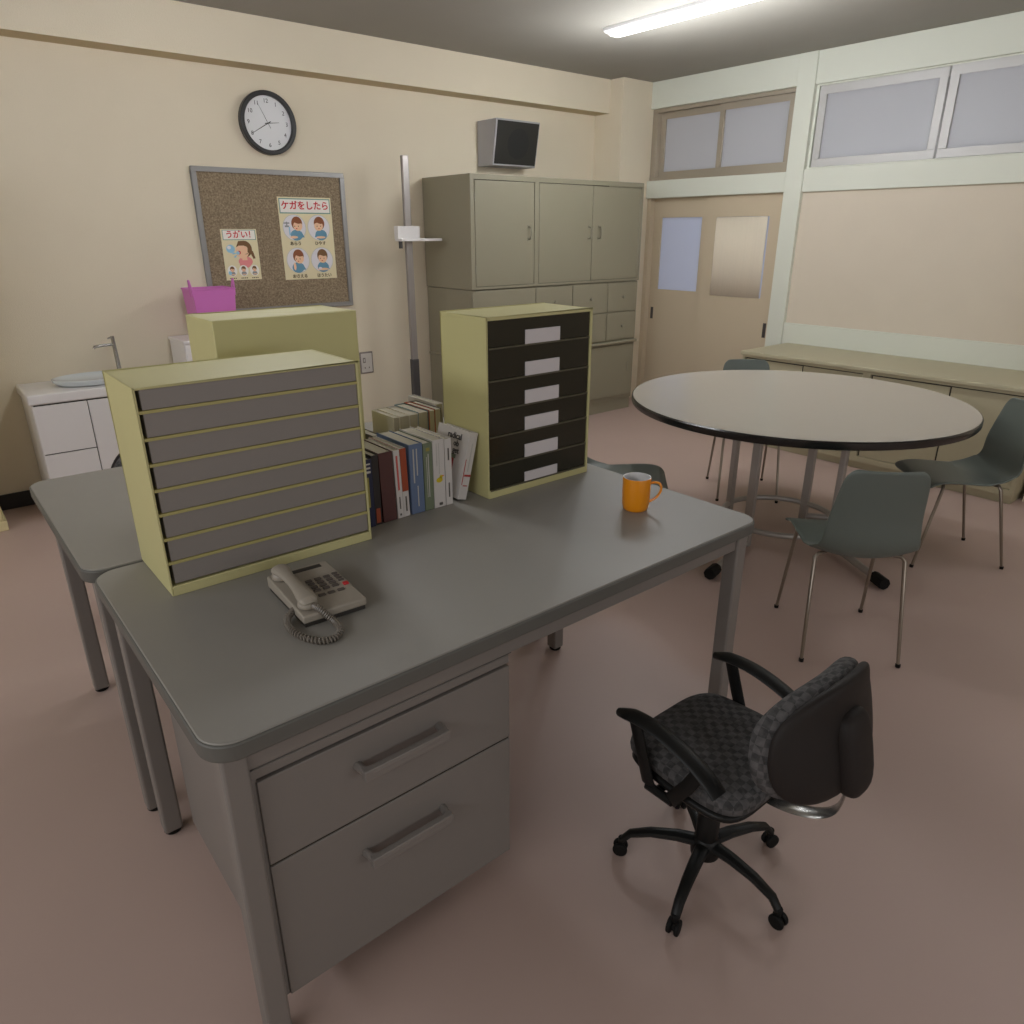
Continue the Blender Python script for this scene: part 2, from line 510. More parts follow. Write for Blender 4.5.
P = dict(paper=mat('poster_paper', (228, 216, 178), .7), panel=mat('poster_title_panel', (240, 236, 228), .7),
         teal=mat('poster_teal_line', (120, 158, 146), .7), red=mat('poster_red_ink', (206, 56, 62), .7),
         disc=mat('poster_pale_disc', (226, 222, 226), .7), ring=mat('poster_ring', (196, 196, 190), .7),
         skin=mat('poster_skin', (240, 196, 160), .7), hair=mat('poster_hair', (142, 84, 52), .7), hair2=mat('poster_brown_hair', (122, 88, 54), .7),
         blue=mat('poster_blue_shirt', (104, 150, 174), .7), pink=mat('poster_pink_shirt', (232, 142, 142), .7),
         water=mat('poster_water_blue', (150, 196, 220), .7), dark=mat('poster_dark_ink', (92, 78, 48), .7), grey=mat('poster_grey', (150, 150, 150), .7))
PK = list(P.keys()); PM = [P[k] for k in PK]
class Flat:
    """flat printed shapes stacked by hair-thin layers on a vertical sheet"""
    def __init__(s, x0, z0, y): s.x0 = x0; s.z0 = z0; s.y = y; s.mb = MB(); s.n = 0
    def poly(s, pts, c):
        s.n += 1; y = s.y - s.n * .00006
        s.mb.add([(s.x0 + a, y, s.z0 + b) for a, b in pts], [list(range(len(pts)))], PK.index(c))
    def ell(s, cx, cz, rx, rz, c, a0=0, a1=360, n=28):
        s.poly([(cx + rx * math.cos(math.radians(a0 + (a1 - a0) * k / n)), cz + rz * math.sin(math.radians(a0 + (a1 - a0) * k / n))) for k in range(n + (0 if a1 - a0 == 360 else 1))], c)
    def rect(s, x0, x1, z0, z1, c): s.poly([(x0, z0), (x1, z0), (x1, z1), (x0, z1)], c)
def kid(F, cx, cz, r, shirt='blue', hair='hair', turn=0, pose=0):
    F.ell(cx + .10 * r * turn, cz - .62 * r, .52 * r, .42 * r, shirt)
    F.poly([(cx - .30 * r, cz - .35 * r), (cx + .34 * r, cz - .35 * r), (cx + .58 * r, cz - .80 * r), (cx - .50 * r, cz - .80 * r)], shirt)
    if pose == 0: F.ell(cx - .35 * r, cz - .78 * r, .34 * r, .10 * r, 'skin')
    if pose == 1: F.ell(cx + .05 * r, cz - .80 * r, .42 * r, .09 * r, 'skin')
    if pose == 2: F.ell(cx - .38 * r, cz - .52 * r, .11 * r, .30 * r, 'skin')
    if pose == 3: F.ell(cx - .02 * r, cz - .80 * r, .50 * r, .10 * r, 'skin'); F.ell(cx - .28 * r, cz - .72 * r, .16 * r, .10 * r, 'disc')
    F.ell(cx, cz + .28 * r, .47 * r, .52 * r, hair)
    F.ell(cx - .07 * r * turn, cz + .08 * r, .39 * r, .38 * r, 'skin')
    F.poly([(cx - .44 * r, cz + .25 * r), (cx - .2 * r, cz + .34 * r), (cx + .1 * r, cz + .24 * r), (cx + .42 * r, cz + .28 * r), (cx + .40 * r, cz + .52 * r), (cx, cz + .72 * r), (cx - .40 * r, cz + .55 * r)], hair)
    F.ell(cx - .20 * r, cz + .06 * r, .035 * r, .05 * r, 'dark'); F.ell(cx + .12 * r, cz + .06 * r, .035 * r, .05 * r, 'dark')
    F.ell(cx - .05 * r, cz - .12 * r, .07 * r, .03 * r, 'red')

ys = YA - .0135
# injury poster
t = thing('poster', 'larger cream poster with four round pictures of a boy on the cork board', 'poster', (2.168, ys, 1.155), 0)
x0, z0, W, Hh = 1.988, 1.155, .361, .495
MB().box(x0, x0 + W, ys - .001, ys + .0008, z0, z0 + Hh).build('sheet', P['paper'], t)
F = Flat(x0, z0, ys - .0012)
F.rect(.008, W - .008, .398, .487, 'teal'); F.rect(.014, W - .014, .405, .481, 'panel')
for (cx, cz, turn, pose, hr) in ((.095, .315, -1, 0, 'hair'), (.262, .315, 1, 1, 'hair'), (.097, .118, -1, 2, 'hair'), (.264, .118, 0, 3, 'hair2')):
    F.ell(cx, cz, .078, .078, 'ring'); F.ell(cx, cz, .075, .075, 'disc')
    kid(F, cx + (.018 if pose == 0 else .004), cz + .004, .078, 'blue', hr, turn, pose)
F.rect(.024, .062, .338, .346, 'grey'); F.rect(.030, .058, .318, .328, 'grey'); F.rect(.040, .048, .318, .350, 'grey')
F.rect(.055, .064, .270, .320, 'water')
F.mb.build('printed_pictures', PM, t)
yt = ys - .0045
text_mesh('ケガをしたら', .054, 'title_lettering', P['red'], t, frame_mtx((x0 + W / 2, yt, z0 + .443), (1, 0, 0), (0, 0, 1)), bold=.0012)
for s_, cx, cz in (('あらう', .092, .219), ('ひやす', .262, .219), ('おさえる', .10, .020), ('ほうたい', .27, .020)):
    text_mesh(s_, .026, 'caption_lettering', P['dark'], t, frame_mtx((x0 + cx, yt, z0 + cz), (1, 0, 0), (0, 0, 1)), bold=.0005)
# gargling poster
t = thing('poster', 'smaller cream poster with a girl gargling at the left of the cork board', 'poster', (1.72, ys, 1.167), 0)
x0, z0, W, Hh = 1.610, 1.167, .221, .295
MB().box(x0, x0 + W, ys - .001, ys + .0008, z0, z0 + Hh).build('sheet', P['paper'], t)
F = Flat(x0, z0, ys - .0012)
F.rect(.010, W - .008, .232, .290, 'teal'); F.rect(.014, W - .012, .236, .287, 'panel')
F.ell(.048, .182, .026, .024, 'water'); F.ell(.040, .190, .012, .010, 'disc')
F.ell(.132, .108, .044, .030, 'pink'); F.ell(.128, .095, .036, .026, 'pink')
F.poly([(.115, .14), (.14, .14), (.145, .115), (.112, .115)], 'skin')
F.ell(.134, .180, .046, .048, 'hair2'); F.ell(.118, .166, .040, .042, 'skin'); F.poly([(.155, .20), (.185, .165), (.196, .125), (.183, .122), (.170, .150), (.150, .16)], 'hair2')
F.poly([(.082, .19), (.10, .226), (.135, .228), (.162, .21), (.165, .188), (.13, .20), (.10, .20)], 'hair2')
F.ell(.098, .160, .010, .011, 'red'); F.ell(.090, .158, .011, .010, 'water'); F.poly([(.086, .155), (.052, .165), (.056, .150)], 'water'); F.poly([(.086, .15), (.06, .135), (.072, .130)], 'water')
F.poly([(.128, .149), (.150, .155), (.152, .151)], 'dark')
for cx in (.042, .112, .180):
    F.ell(cx, .055, .030, .032, 'panel'); kid(F, cx, .057, .030, 'grey', 'hair2', 0, 1)
F.ell(.026, .042, .010, .012, 'water')
F.mb.build('printed_pictures', PM, t)
text_mesh('うがい！', .046, 'title_lettering', P['red'], t, frame_mtx((x0 + W / 2 + .008, yt, z0 + .261), (1, 0, 0), (0, 0, 1)), bold=.0009)
for cx in (.042, .112, .180):
    F = Flat(x0, z0, ys - .0012)
    for k in range(4): F.rect(cx - .020 + k * .011, cx - .013 + k * .011, .008, .014, 'dark')
    F.mb.build('caption_lettering', PM, t)

# ------------------------------------------------------------------ speaker
t = thing('wall_speaker', 'grey wedge shaped wall speaker with black front above the tall cabinet', 'speaker', (3.779, YA, 1.893))
sx0, sx1 = 3.573, 3.985
b = MB().hexa([(sx0, 4.522, 1.893), (sx1, 4.522, 1.893), (sx1, YA - .001, 1.893), (sx0, YA - .001, 1.893)],
              [(sx0, 4.468, 2.193), (sx1, 4.468, 2.193), (sx1, YA - .001, 2.193), (sx0, YA - .001, 2.193)])
b.build('case', M['speaker_grey'], t, bevel=.004)
def spk(x, z, o): return (x, 4.522 - .054 * (z - 1.893) / .300 - o, z)
g = MB().hexa([spk(sx0 + .012, 1.905, .007), spk(sx1 - .012, 1.905, .007), spk(sx1 - .012, 1.905, .0005), spk(sx0 + .012, 1.905, .0005)],
              [spk(sx0 + .012, 2.181, .007), spk(sx1 - .012, 2.181, .007), spk(sx1 - .012, 2.181, .0005), spk(sx0 + .012, 2.181, .0005)])
gr = g.build('grille', M['speaker_black'], t, bevel=.002)
c = MB(); c.add([spk(3.79 + .10 * math.cos(a), 2.04 + .10 * math.sin(a), .0078) for a in [2 * PI * k / 40 for k in range(40)]] +
                [spk(3.79 + .10 * math.cos(a), 2.04 + .10 * math.sin(a), .007) for a in [2 * PI * k / 40 for k in range(40)]],
                [list(range(40))] + [(k, (k + 1) % 40, 40 + (k + 1) % 40, 40 + k) for k in range(40)])
c.build('cone_disc', M['speaker_cone'], gr)

# ------------------------------------------------------------------ wall outlet
t = thing('wall_outlet', 'small wall switch and socket plate on the back wall behind the books', 'outlet', (2.53, YA, .49))
MB().box(2.475, 2.580, YA - .010, YA - .001, .488, .642).build('surround', M['outlet_rim'], t, bevel=.004)
MB().box(2.484, 2.571, YA - .013, YA - .009, .498, .632).build('plate', M['outlet'], t, bevel=.002)
q = MB().box(2.497, 2.517, YA - .0145, YA - .012, .566, .602).box(2.503, 2.511, YA - .016, YA - .014, .575, .593, 1)
q.build('switch', [M['outlet_rim'], M['outlet']], t)
for sx_ in (2.506, 2.540): MB().box(sx_, sx_ + .008, YA - .0140, YA - .012, .524, .536).build('socket', M['outlet_rim'], t)

# ------------------------------------------------------------------ stadiometer
t = thing('height_gauge', 'tall grey height measuring pole with white slider beside the tall cabinet', 'height gauge', (2.765, 4.42, 0))
X, Y = 2.765, 4.42
MB().box(X - .17, X + .17, Y - .30, Y + .05, 0, .03).build('base_plate', M['pole_dark'], t, bevel=.006)
MB().box(X - .024, X + .024, Y - .014, Y + .014, .59, 1.905).build('pole', M['pole'], t, bevel=.004)
MB().box(X - .028, X + .028, Y - .018, Y + .018, .03, .60).build('lower_pole', M['pole_dark'], t, bevel=.004)
s1 = MB().box(X - .095, X + .075, Y - .030, Y + .022, 1.397, 1.480).build('slider', M['white'], t, bevel=.003)
MB().box(X - .09, X + .235, Y - .060, Y + .022, 1.385, 1.402).build('head_arm', M['white'], s1, bevel=.003)
MB().box(X - .085, X - .065, Y - .032, Y - .012, 1.340, 1.386).build('clamp', M['pole_dark'], s1, bevel=.002)

# ------------------------------------------------------------------ tall cabinet (upper unit + lower unit)
CX0, CX1, CY0 = 3.066, 4.782, 4.120
def pull(parent, x, z, y, h=.085, name='handle'):
    b = MB().tube([(x, y, z - h / 2), (x, y - .022, z - h / 2 + .006), (x, y - .026, z - h / 2 + .022), (x, y - .026, z + h / 2 - .022), (x, y - .022, z + h / 2 - .006), (x, y, z + h / 2)], .0055, 8)
    b.box(x - .010, x + .010, y - .003, y + .001, z - h / 2 - .010, z - h / 2 + .012).box(x - .010, x + .010, y - .003, y + .001, z + h / 2 - .012, z + h / 2 + .010)
    return b.build(name, M['handle'], parent)
t = thing('storage_cabinet', 'upper grey-green steel cabinet with three hinged doors, standing on the drawer cabinet', 'cabinet', (3.92, 4.40, 1.070))
b = MB().box(CX0, CX1, CY0 + .012, YA - .014, 1.070, 1.797)
f = .034
b.box(CX0, CX1, CY0, CY0 + .012, 1.765, 1.797); b.box(CX0, CX1, CY0, CY0 + .012, 1.070, 1.086)
for xa, xb in ((CX0, CX0 + f), (3.632, 3.672), (CX1 - .028, CX1)): b.box(xa, xb, CY0, CY0 + .012, 1.086, 1.765)
b.build('body', M['cabinet'], t, bevel=.002)
for xa, xb, hx in ((3.104, 3.628, 3.578), (3.676, 4.214, 4.181), (4.219, 4.750, 4.288)):
    d = MB().box(xa, xb, CY0 + .001, CY0 + .011, 1.090, 1.761).build('door', M['cabinet'], t, bevel=.003)
    pull(d, hx, 1.434, CY0 + .001)
    hx2 = xa - .002 if xa < 4.2 else xb + .002
    for hz in (1.20, 1.66):
        MB().tube([(hx2, CY0 - .001, hz - .025), (hx2, CY0 - .001, hz + .025)], .005, 8).build('hinge', M['handle'], d)
MB().box(CX0 + .03, CX1 - .025, CY0 + .011, CY0 + .0125, 1.08, 1.77).build('shadow_gap', M['gap_shade'], t)

t = thing('storage_cabinet', 'lower grey-green steel cabinet with small drawers over sliding doors, beneath the hinged doors', 'cabinet', (3.92, 4.40, 0))
b = MB().box(CX0 + .006, CX1, CY0 + .016, YA - .014, .10, 1.066)
b.box(CX0 + .05, CX1 - .002, CY0 + .03, YA - .03, 0, .10)
b.build('body', M['cabinet'], t, bevel=.002)
lg = MB().box(CX0 - .004, CX1, CY0 - .022, YA - .014, .575, .597).build('ledge', M['cabinet'], t, bevel=.008, seg=3)
xs = [3.072, 3.640, 4.022, 4.405, 4.776]
xs = [3.072, 3.652, 4.030, 4.422, 4.776]
zs = [(.608, .826), (.832, 1.060)]
MB().box(xs[0] + .003, xs[1] - .003, CY0 + .002, CY0 + .016, .608, 1.060).build('side_panel', M['cabinet'], t, bevel=.003)
for i in range(1, 4):
    for (za, zb) in zs:
        d = MB().box(xs[i] + .004, xs[i + 1] - .004, CY0 + .002, CY0 + .016, za, zb).build('drawer', M['cabinet'], t, bevel=.003)
        cx = (xs[i] + xs[i + 1]) / 2
        MB().lathe([(0, -.020), (.010, -.018), (.013, -.012), (.007, -.004), (.007, 0)], seg=16).xf(Matrix.Translation((cx, CY0 + .002, (za + zb) / 2)) @ Matrix.Rotation(-PI / 2, 4, 'X')).build('knob', M['handle'], d)
for xa, xb, yo in ((3.10, 3.95, .008), (3.93, 4.75, .002)):
    d = MB().box(xa, xb, CY0 + yo + .002, CY0 + yo + .012, .135, .560).build('sliding_door', M['cabinet'], t, bevel=.002)
    q = xb - .05 if xb > 4 else xa + .05
    MB().box(q - .010, q + .010, CY0 + yo, CY0 + yo + .003, .33, .41).build('pull_recess', M['handle'], d, bevel=.001)

# ------------------------------------------------------------------ sink unit with basin and tap
t = thing('sink_cabinet', 'low white washbasin cabinet with drawer fronts against the back wall', 'cabinet', (.80, 4.48, 0))
sx, ex, fy = .402, 1.12, 4.285
MB().box(sx + .012, ex - .012, fy + .014, YA - .014, .04, .632).build('body', M['white'], t, bevel=.002)
MB().box(sx, ex, fy - .004, YA - .013, .630, .681).build('worktop', M['white'], t, bevel=.008, seg=3)
for xa, xb, za, zb in ((sx + .014, .660, .372, .622), (sx + .014, .660, .06, .366), (.665, ex - .014, .06, .622)):
    MB().box(xa, xb, fy, fy + .014, za, zb).build('door_panel', M['white'], t, bevel=.002)
MB().box(sx + .02, ex - .02, fy + .010, fy + .0145, .05, .628).build('shadow_gap', M['gap_shade'], t)
t = thing('wash_basin', 'oval pale glazed basin set on the white sink cabinet', 'basin', (.745, 4.47, .681))
MB().lathe([(.15, .001), (.18, .006), (.197, .022), (.200, .034), (.194, .036), (.176, .024), (.10, .012), (0.0, .009)], (.745, 4.47, .681), 48, sx=1, sy=.72).build('bowl', M['glassbowl'], t)
MB().lathe([(.0, .012), (.02, .012), (.022, .009), (.022, .008)], (.745, 4.47, .681), 20).build('drain', M['chrome'], t)
t = thing('faucet', 'tall slim chrome tap with a thin side spout behind the white basin', 'tap', (.905, 4.60, .681))
X, Y = .905, 4.60
MB().tube([(X, Y, .682), (X, Y, .72), (X - .004, Y, .902)], [.020, .012, .0095], 16).build('column', M['chrome'], t)
MB().tube([(X - .004, Y, .856), (X - .06, Y - .005, .856), (X - .105, Y - .008, .852), (X - .108, Y - .008, .842)], .0075, 12).build('spout', M['chrome'], t)
MB().tube([(X - .004, Y, .898), (X - .030, Y, .890)], .004, 10).build('lever', M['chrome'], t)

# white side cabinet and magenta basket
t = thing('side_cabinet', 'white cabinet beside the sink, mostly hidden behind the desk organizers', 'cabinet', (1.45, 4.53, 0))
MB().box(1.221, 1.70, 4.40, YA - .013, .0, .848).build('body', M['white'], t, bevel=.004)
MB().box(1.215, 1.706, 4.392, YA - .013, .848, .866).build('top', M['white'], t, bevel=.004)
for xa, xb in ((1.226, 1.458), (1.462, 1.694)): MB().box(xa, xb, 4.390, 4.40, .04, .843).build('door', M['white'], t, bevel=.002)
t = thing('storage_basket', 'magenta plastic basket with raised end handles on the white side cabinet', 'basket', (1.43, 4.50, .866))
bx0_, bx1_, by0_, by1_, bz = 1.318, 1.560, 4.42, 4.62, 1.137
def ring_box(x0, x1, y0, y1, z0, z1, w, ta=0.018):
    b = MB()
    o0 = [(x0 + ta, y0 + ta), (x1 - ta, y0 + ta), (x1 - ta, y1 - ta), (x0 + ta, y1 - ta)]
    o1 = [(x0, y0), (x1, y0), (x1, y1), (x0, y1)]
    i0 = [(x0 + ta + w, y0 + ta + w), (x1 - ta - w, y0 + ta + w), (x1 - ta - w, y1 - ta - w), (x0 + ta + w, y1 - ta - w)]
    i1 = [(x0 + w, y0 + w), (x1 - w, y0 + w), (x1 - w, y1 - w), (x0 + w, y1 - w)]
    vs = [(*p, z0) for p in o0] + [(*p, z1) for p in o1] + [(*p, z0 + w) for p in i0] + [(*p, z1) for p in i1]
    fs = [(3, 2, 1, 0), (8, 9, 10, 11)]
    for k in range(4):
        l = (k + 1) % 4
        fs += [(k, l, 4 + l, 4 + k), (4 + k, 4 + l, 12 + l, 12 + k), (12 + k, 12 + l, 8 + l, 8 + k)]
    b.add(vs, fs)
    return b
ring_box(bx0_, bx1_, by0_, by1_, .8665, bz, .004).build('tub', M['magenta'], t, bevel=.002)
for xx, lean in ((bx0_ + .003, -.010), (bx1_ - .003, .004)):
    pts = [(xx, 4.425, 1.10), (xx + lean * .5, 4.428, 1.155), (xx + lean, 4.436, 1.190), (xx + lean, 4.446, 1.190), (xx + lean * .5, 4.462, 1.155), (xx, 4.468, 1.10)]
    MB().tube(pts, .0050, 8).build('handle', M['magenta'], t)
MB().tube([(bx0_, by0_, bz), (bx1_, by0_, bz), (bx1_, by1_, bz), (bx0_, by1_, bz)], .005, 8, closed=True).build('rim', M['magenta'], t)

# cream cabinet at the left edge
t = thing('cream_cabinet', 'pale cream cabinet just entering the picture at the left edge', 'cabinet', (-.1, 4.51, 0))
MB().box(-.38, .178, 4.342, YA - .013, .05, 1.75).build('body', M['cream_cab'], t, bevel=.003)
MB().box(-.39, .190, 4.330, YA - .013, 0, .052).build('plinth', M['cream_cab'], t, bevel=.003)
for xa, xb in ((-.376, -.104), (-.100, .174)): MB().box(xa, xb, 4.330, 4.342, .06, 1.745).build('door', M['cream_cab'], t, bevel=.002)

# ------------------------------------------------------------------ low cabinet under the wallboard
t = thing('low_cabinet', 'long low khaki cabinet with sliding doors under the beige wallboard', 'cabinet', (4.83, 2.02, 0))
LY0, LY1, LX = 1.118, 2.925, 4.560
MB().box(LX + .020, XB, LY0 + .002, LY1 - .002, .0525, .626).build('body', M['cabinet_low'], t)
MB().box(LX + .03, XB - .03, LY0 + .01, LY1 - .01, 0, .052).build('plinth', M['cabinet_low'], t)
for ya, yb, za, zb in ((LY1 - .020, LY1, .088, .612), (LY0, LY0 + .020, .088, .612), (2.010, 2.058, .088, .612), (LY0, LY1, .052, .088), (LY0, LY1, .612, .6275)):
    MB().box(LX, LX + .020, ya, yb, za, zb).build('frame_bar', M['cabinet_low'], t)
MB().box(4.538, XB + .004, LY0 - .004, LY1 + .006, .628, .656).build('top_board', M['cabinet_low'], t, bevel=.007, seg=3)
MB().box(LX + .0185, LX + .0195, LY0 + .01, LY1 - .01, .085, .615).build('shadow_gap', M['gap_shade'], t)
for ya, yb, xo in ((2.470, 2.896, .006), (2.066, 2.464, .013), (1.553, 1.998, .006), (1.141, 1.546, .013)):
    MB().box(LX + xo, LX + xo + .006, ya, yb, .090, .603).build('sliding_door', M['cabinet_low'], t, bevel=.001)

# ------------------------------------------------------------------ desks
DZ = .715
def desk(name, label, x0, x1, y0, y1, loc, pedestal=False, inset=.015):
    t = thing(name, label, 'desk', loc)
    poly = rrect(x0, x1, y0, y1, .055, 8)
    MB().prism(poly, lambda x, y: (x, y, DZ - .034), lambda x, y: (x, y, DZ - .003)).build('desktop_edging', M['desk_edge'], t, bevel=.003)
    poly2 = rrect(x0 + .004, x1 - .004, y0 + .004, y1 - .004, .052, 8)
    MB().prism(poly2, lambda x, y: (x, y, DZ - .010), lambda x, y: (x, y, DZ)).build('desktop', M['desk_top'], t, bevel=.002)
    ap = MB(); a = .03
    ap.box(x0 + a, x1 - a, y0 + a, y0 + a + .02, DZ - .085, DZ - .034); ap.box(x0 + a, x1 - a, y1 - a - .02, y1 - a, DZ - .085, DZ - .034)
    ap.box(x0 + a, x0 + a + .02, y0 + a + .02, y1 - a - .02, DZ - .085, DZ - .034); ap.box(x1 - a - .02, x1 - a, y0 + a + .02, y1 - a - .02, DZ - .085, DZ - .034)
    ap.build('apron', M['desk_steel'], t, bevel=.003)
    return t
def deskleg(t, cx, cy, w=.044):
    l = MB().box(cx - w / 2, cx + w / 2, cy - w / 2, cy + w / 2, .010, DZ - .033).build('leg', M['desk_steel'], t, bevel=.006, seg=3)
    MB().lathe([(.019, 0), (.021, .003), (.021, .013)], (cx, cy, 0), 16).build('rubber_foot', M['rubber'], l)
D1 = desk('office_desk', 'grey steel office desk nearest the camera, carrying the telephone and orange mug', .200, 1.676, .956, 1.752, (.94, 1.35, 0))
for cx, cy in ((.243, .998), (1.628, 1.000), (.240, 1.668), (1.592, 1.672)): deskleg(D1, cx, cy)
D2 = desk('office_desk', 'second grey steel desk pushed against the back of the near desk', .188, 1.676, 1.758, 2.600, (.94, 2.18, 0))
for cx, cy in ((.228, 1.782), (1.592, 1.782), (.240, 2.470), (1.600, 2.50)): deskleg(D2, cx, cy)
# pedestal with two drawers on the near desk
pd = MB().box(.270, .816, 1.012, 1.56, .088, .604).box(.268, .818, .998, 1.56, .598, .618).box(.268, .278, 1.000, 1.012, .085, .60)
ped = pd.build('pedestal', M['desk_steel'], D1, bevel=.002)
for za, zb, hz in ((.4135, .594, .532), (.088, .4085, .325)):
    d = MB().box(.276, .816, .994, 1.012, za, zb).build('drawer', M['desk_steel'], ped, bevel=.002)
    hd = MB()
    hd.tube([(.455, .996, hz), (.458, .974, hz), (.470, .966, hz), (.620, .966, hz), (.632, .974, hz), (.635, .996, hz)], [(.009, .009)] * 6, 8)
    hd.box(.452, .638, .958, .972, hz - .015, hz + .008)
    hd.build('handle', M['desk_steel'], ped, bevel=.002)
MB().box(.277, .815, .997, 1.010, .4085, .4135).build('drawer_gap_shade', M['gap_shade'], ped)
MB().box(.275, .826, 1.000, 1.55, .618, .682).build('hanging_rail', M['desk_edge'], ped)

# ------------------------------------------------------------------ organizers
def org_case(t, x0, x1, y0, y1, z0, z1, th=.008, bottom=.02, side=.010):
    b = MB()
    b.box(x0, x0 + side * .6, y0, y1, z0, z1); b.box(x1 - side, x1, y0, y1, z0, z1)
    b.box(x0, x1, y0 + .0, y1, z1 - th, z1); b.box(x0 + side * .6, x1 - side, y0, y1, z0, z0 + bottom)
    b.box(x0 + side * .6, x1 - side, y1 - .006, y1, z0 + bottom, z1 - th)
    return b.build('case', M['org'], t, bevel=.0015)
# drawers organizer on the near desk
t = thing('drawer_organizer', 'pale yellow desk organizer with eight grey drawers beside the telephone', 'organizer', (.558, 1.62, DZ), 0)
ox0, ox1, oy0, oy1, oz0, oz1 = .313, .794, 1.514, 1.758, DZ + .0005, 1.163
org_case(t, ox0, ox1, oy0, oy1, oz0, oz1, .005, .022, .006)
lv = [1.162, 1.113, 1.058, 1.005, .951, .898, .843, .789, .737]
for i in range(8):
    za, zb = lv[i + 1], lv[i]
    MB().box(ox0 + .011, ox1 - .0065, oy0 + .003, oy0 + .20, za + .0045, zb - (.001 if i else .003)).build('drawer', M['org_drawer'], t, bevel=.0015)
    if i < 7:
        MB().box(ox0 + .004, ox1 - .006, oy0 + .0005, oy1 - .01, za - .002, za + .004).build('shelf', M['org_shelf'], t)
# paper sorter facing the camera with labels
t = thing('paper_sorter', 'pale yellow paper sorter with six dark labelled shelves beside the books', 'organizer', (1.422, 1.70, DZ), 0)
px0, px1, py0, py1, pz1 = 1.200, 1.604, 1.553, 1.768, 1.229
org_case(t, px0, px1, py0, py1, DZ + .0005, pz1, .010, .024, .008)
lv = [1.222, 1.146, 1.057, .976, .898, .815, .739]
for i in range(6):
    za, zb = lv[i + 1], lv[i]
    sh = MB().box(px0 + .008, px1 - .012, py0 - .0005, py1 - .01, za - .0035, za + .0010).build('shelf', M['smoke_edge'], t)
    b = MB()
    b.box(px0 + .0055, px1 - .009, py0 + .004, py0 + .007, za + .002, zb - .002)
    b.box(px0 + .0055, px0 + .009, py0 + .007, py1 - .02, za + .002, zb - .012); b.box(px1 - .013, px1 - .009, py0 + .007, py1 - .02, za + .002, zb - .012)
    b.box(px0 + .009, px1 - .013, py0 + .007, py1 - .02, za + .002, za + .004)
    dr = b.build('drawer', M['smoke'], t, bevel=.0008)
    lz = za + (-.001 if i < 5 else -.004)
    MB().box(1.340, 1.472, py0 + .0012, py0 + .0045, lz + .002, lz + .041 if i < 5 else lz + .034).build('label_card', M['label'], dr)
# third organizer with its back to the camera
t = thing('paper_sorter', 'pale yellow sorter turned with its plain back to the camera, on the second desk', 'organizer', (.82, 2.07, DZ), 0)
rx0, rx1, ry0, ry1 = .608, 1.014, 1.921, 2.136
b = MB().box(rx0, rx1, ry0, ry0 + .006, DZ + .0005, 1.232).box(rx0, rx0 + .008, ry0 + .006, ry1, DZ + .0005, 1.232).box(rx1 - .008, rx1, ry0 + .006, ry1, DZ + .0005, 1.232)
b.box(rx0 + .008, rx1 - .008, ry0 + .006, ry1, 1.225, 1.232).box(rx0 + .008, rx1 - .008, ry0 + .006, ry1, DZ + .0005, DZ + .02)
b.build('case', M['org'], t, bevel=.002)
for i in range(8):
    MB().box(rx0 + .010, rx1 - .010, ry0 + .03, ry1 - .003, DZ + .024 + i * .0605, DZ + .08 + i * .0605).build('drawer', M['org_drawer'], t, bevel=.0015)

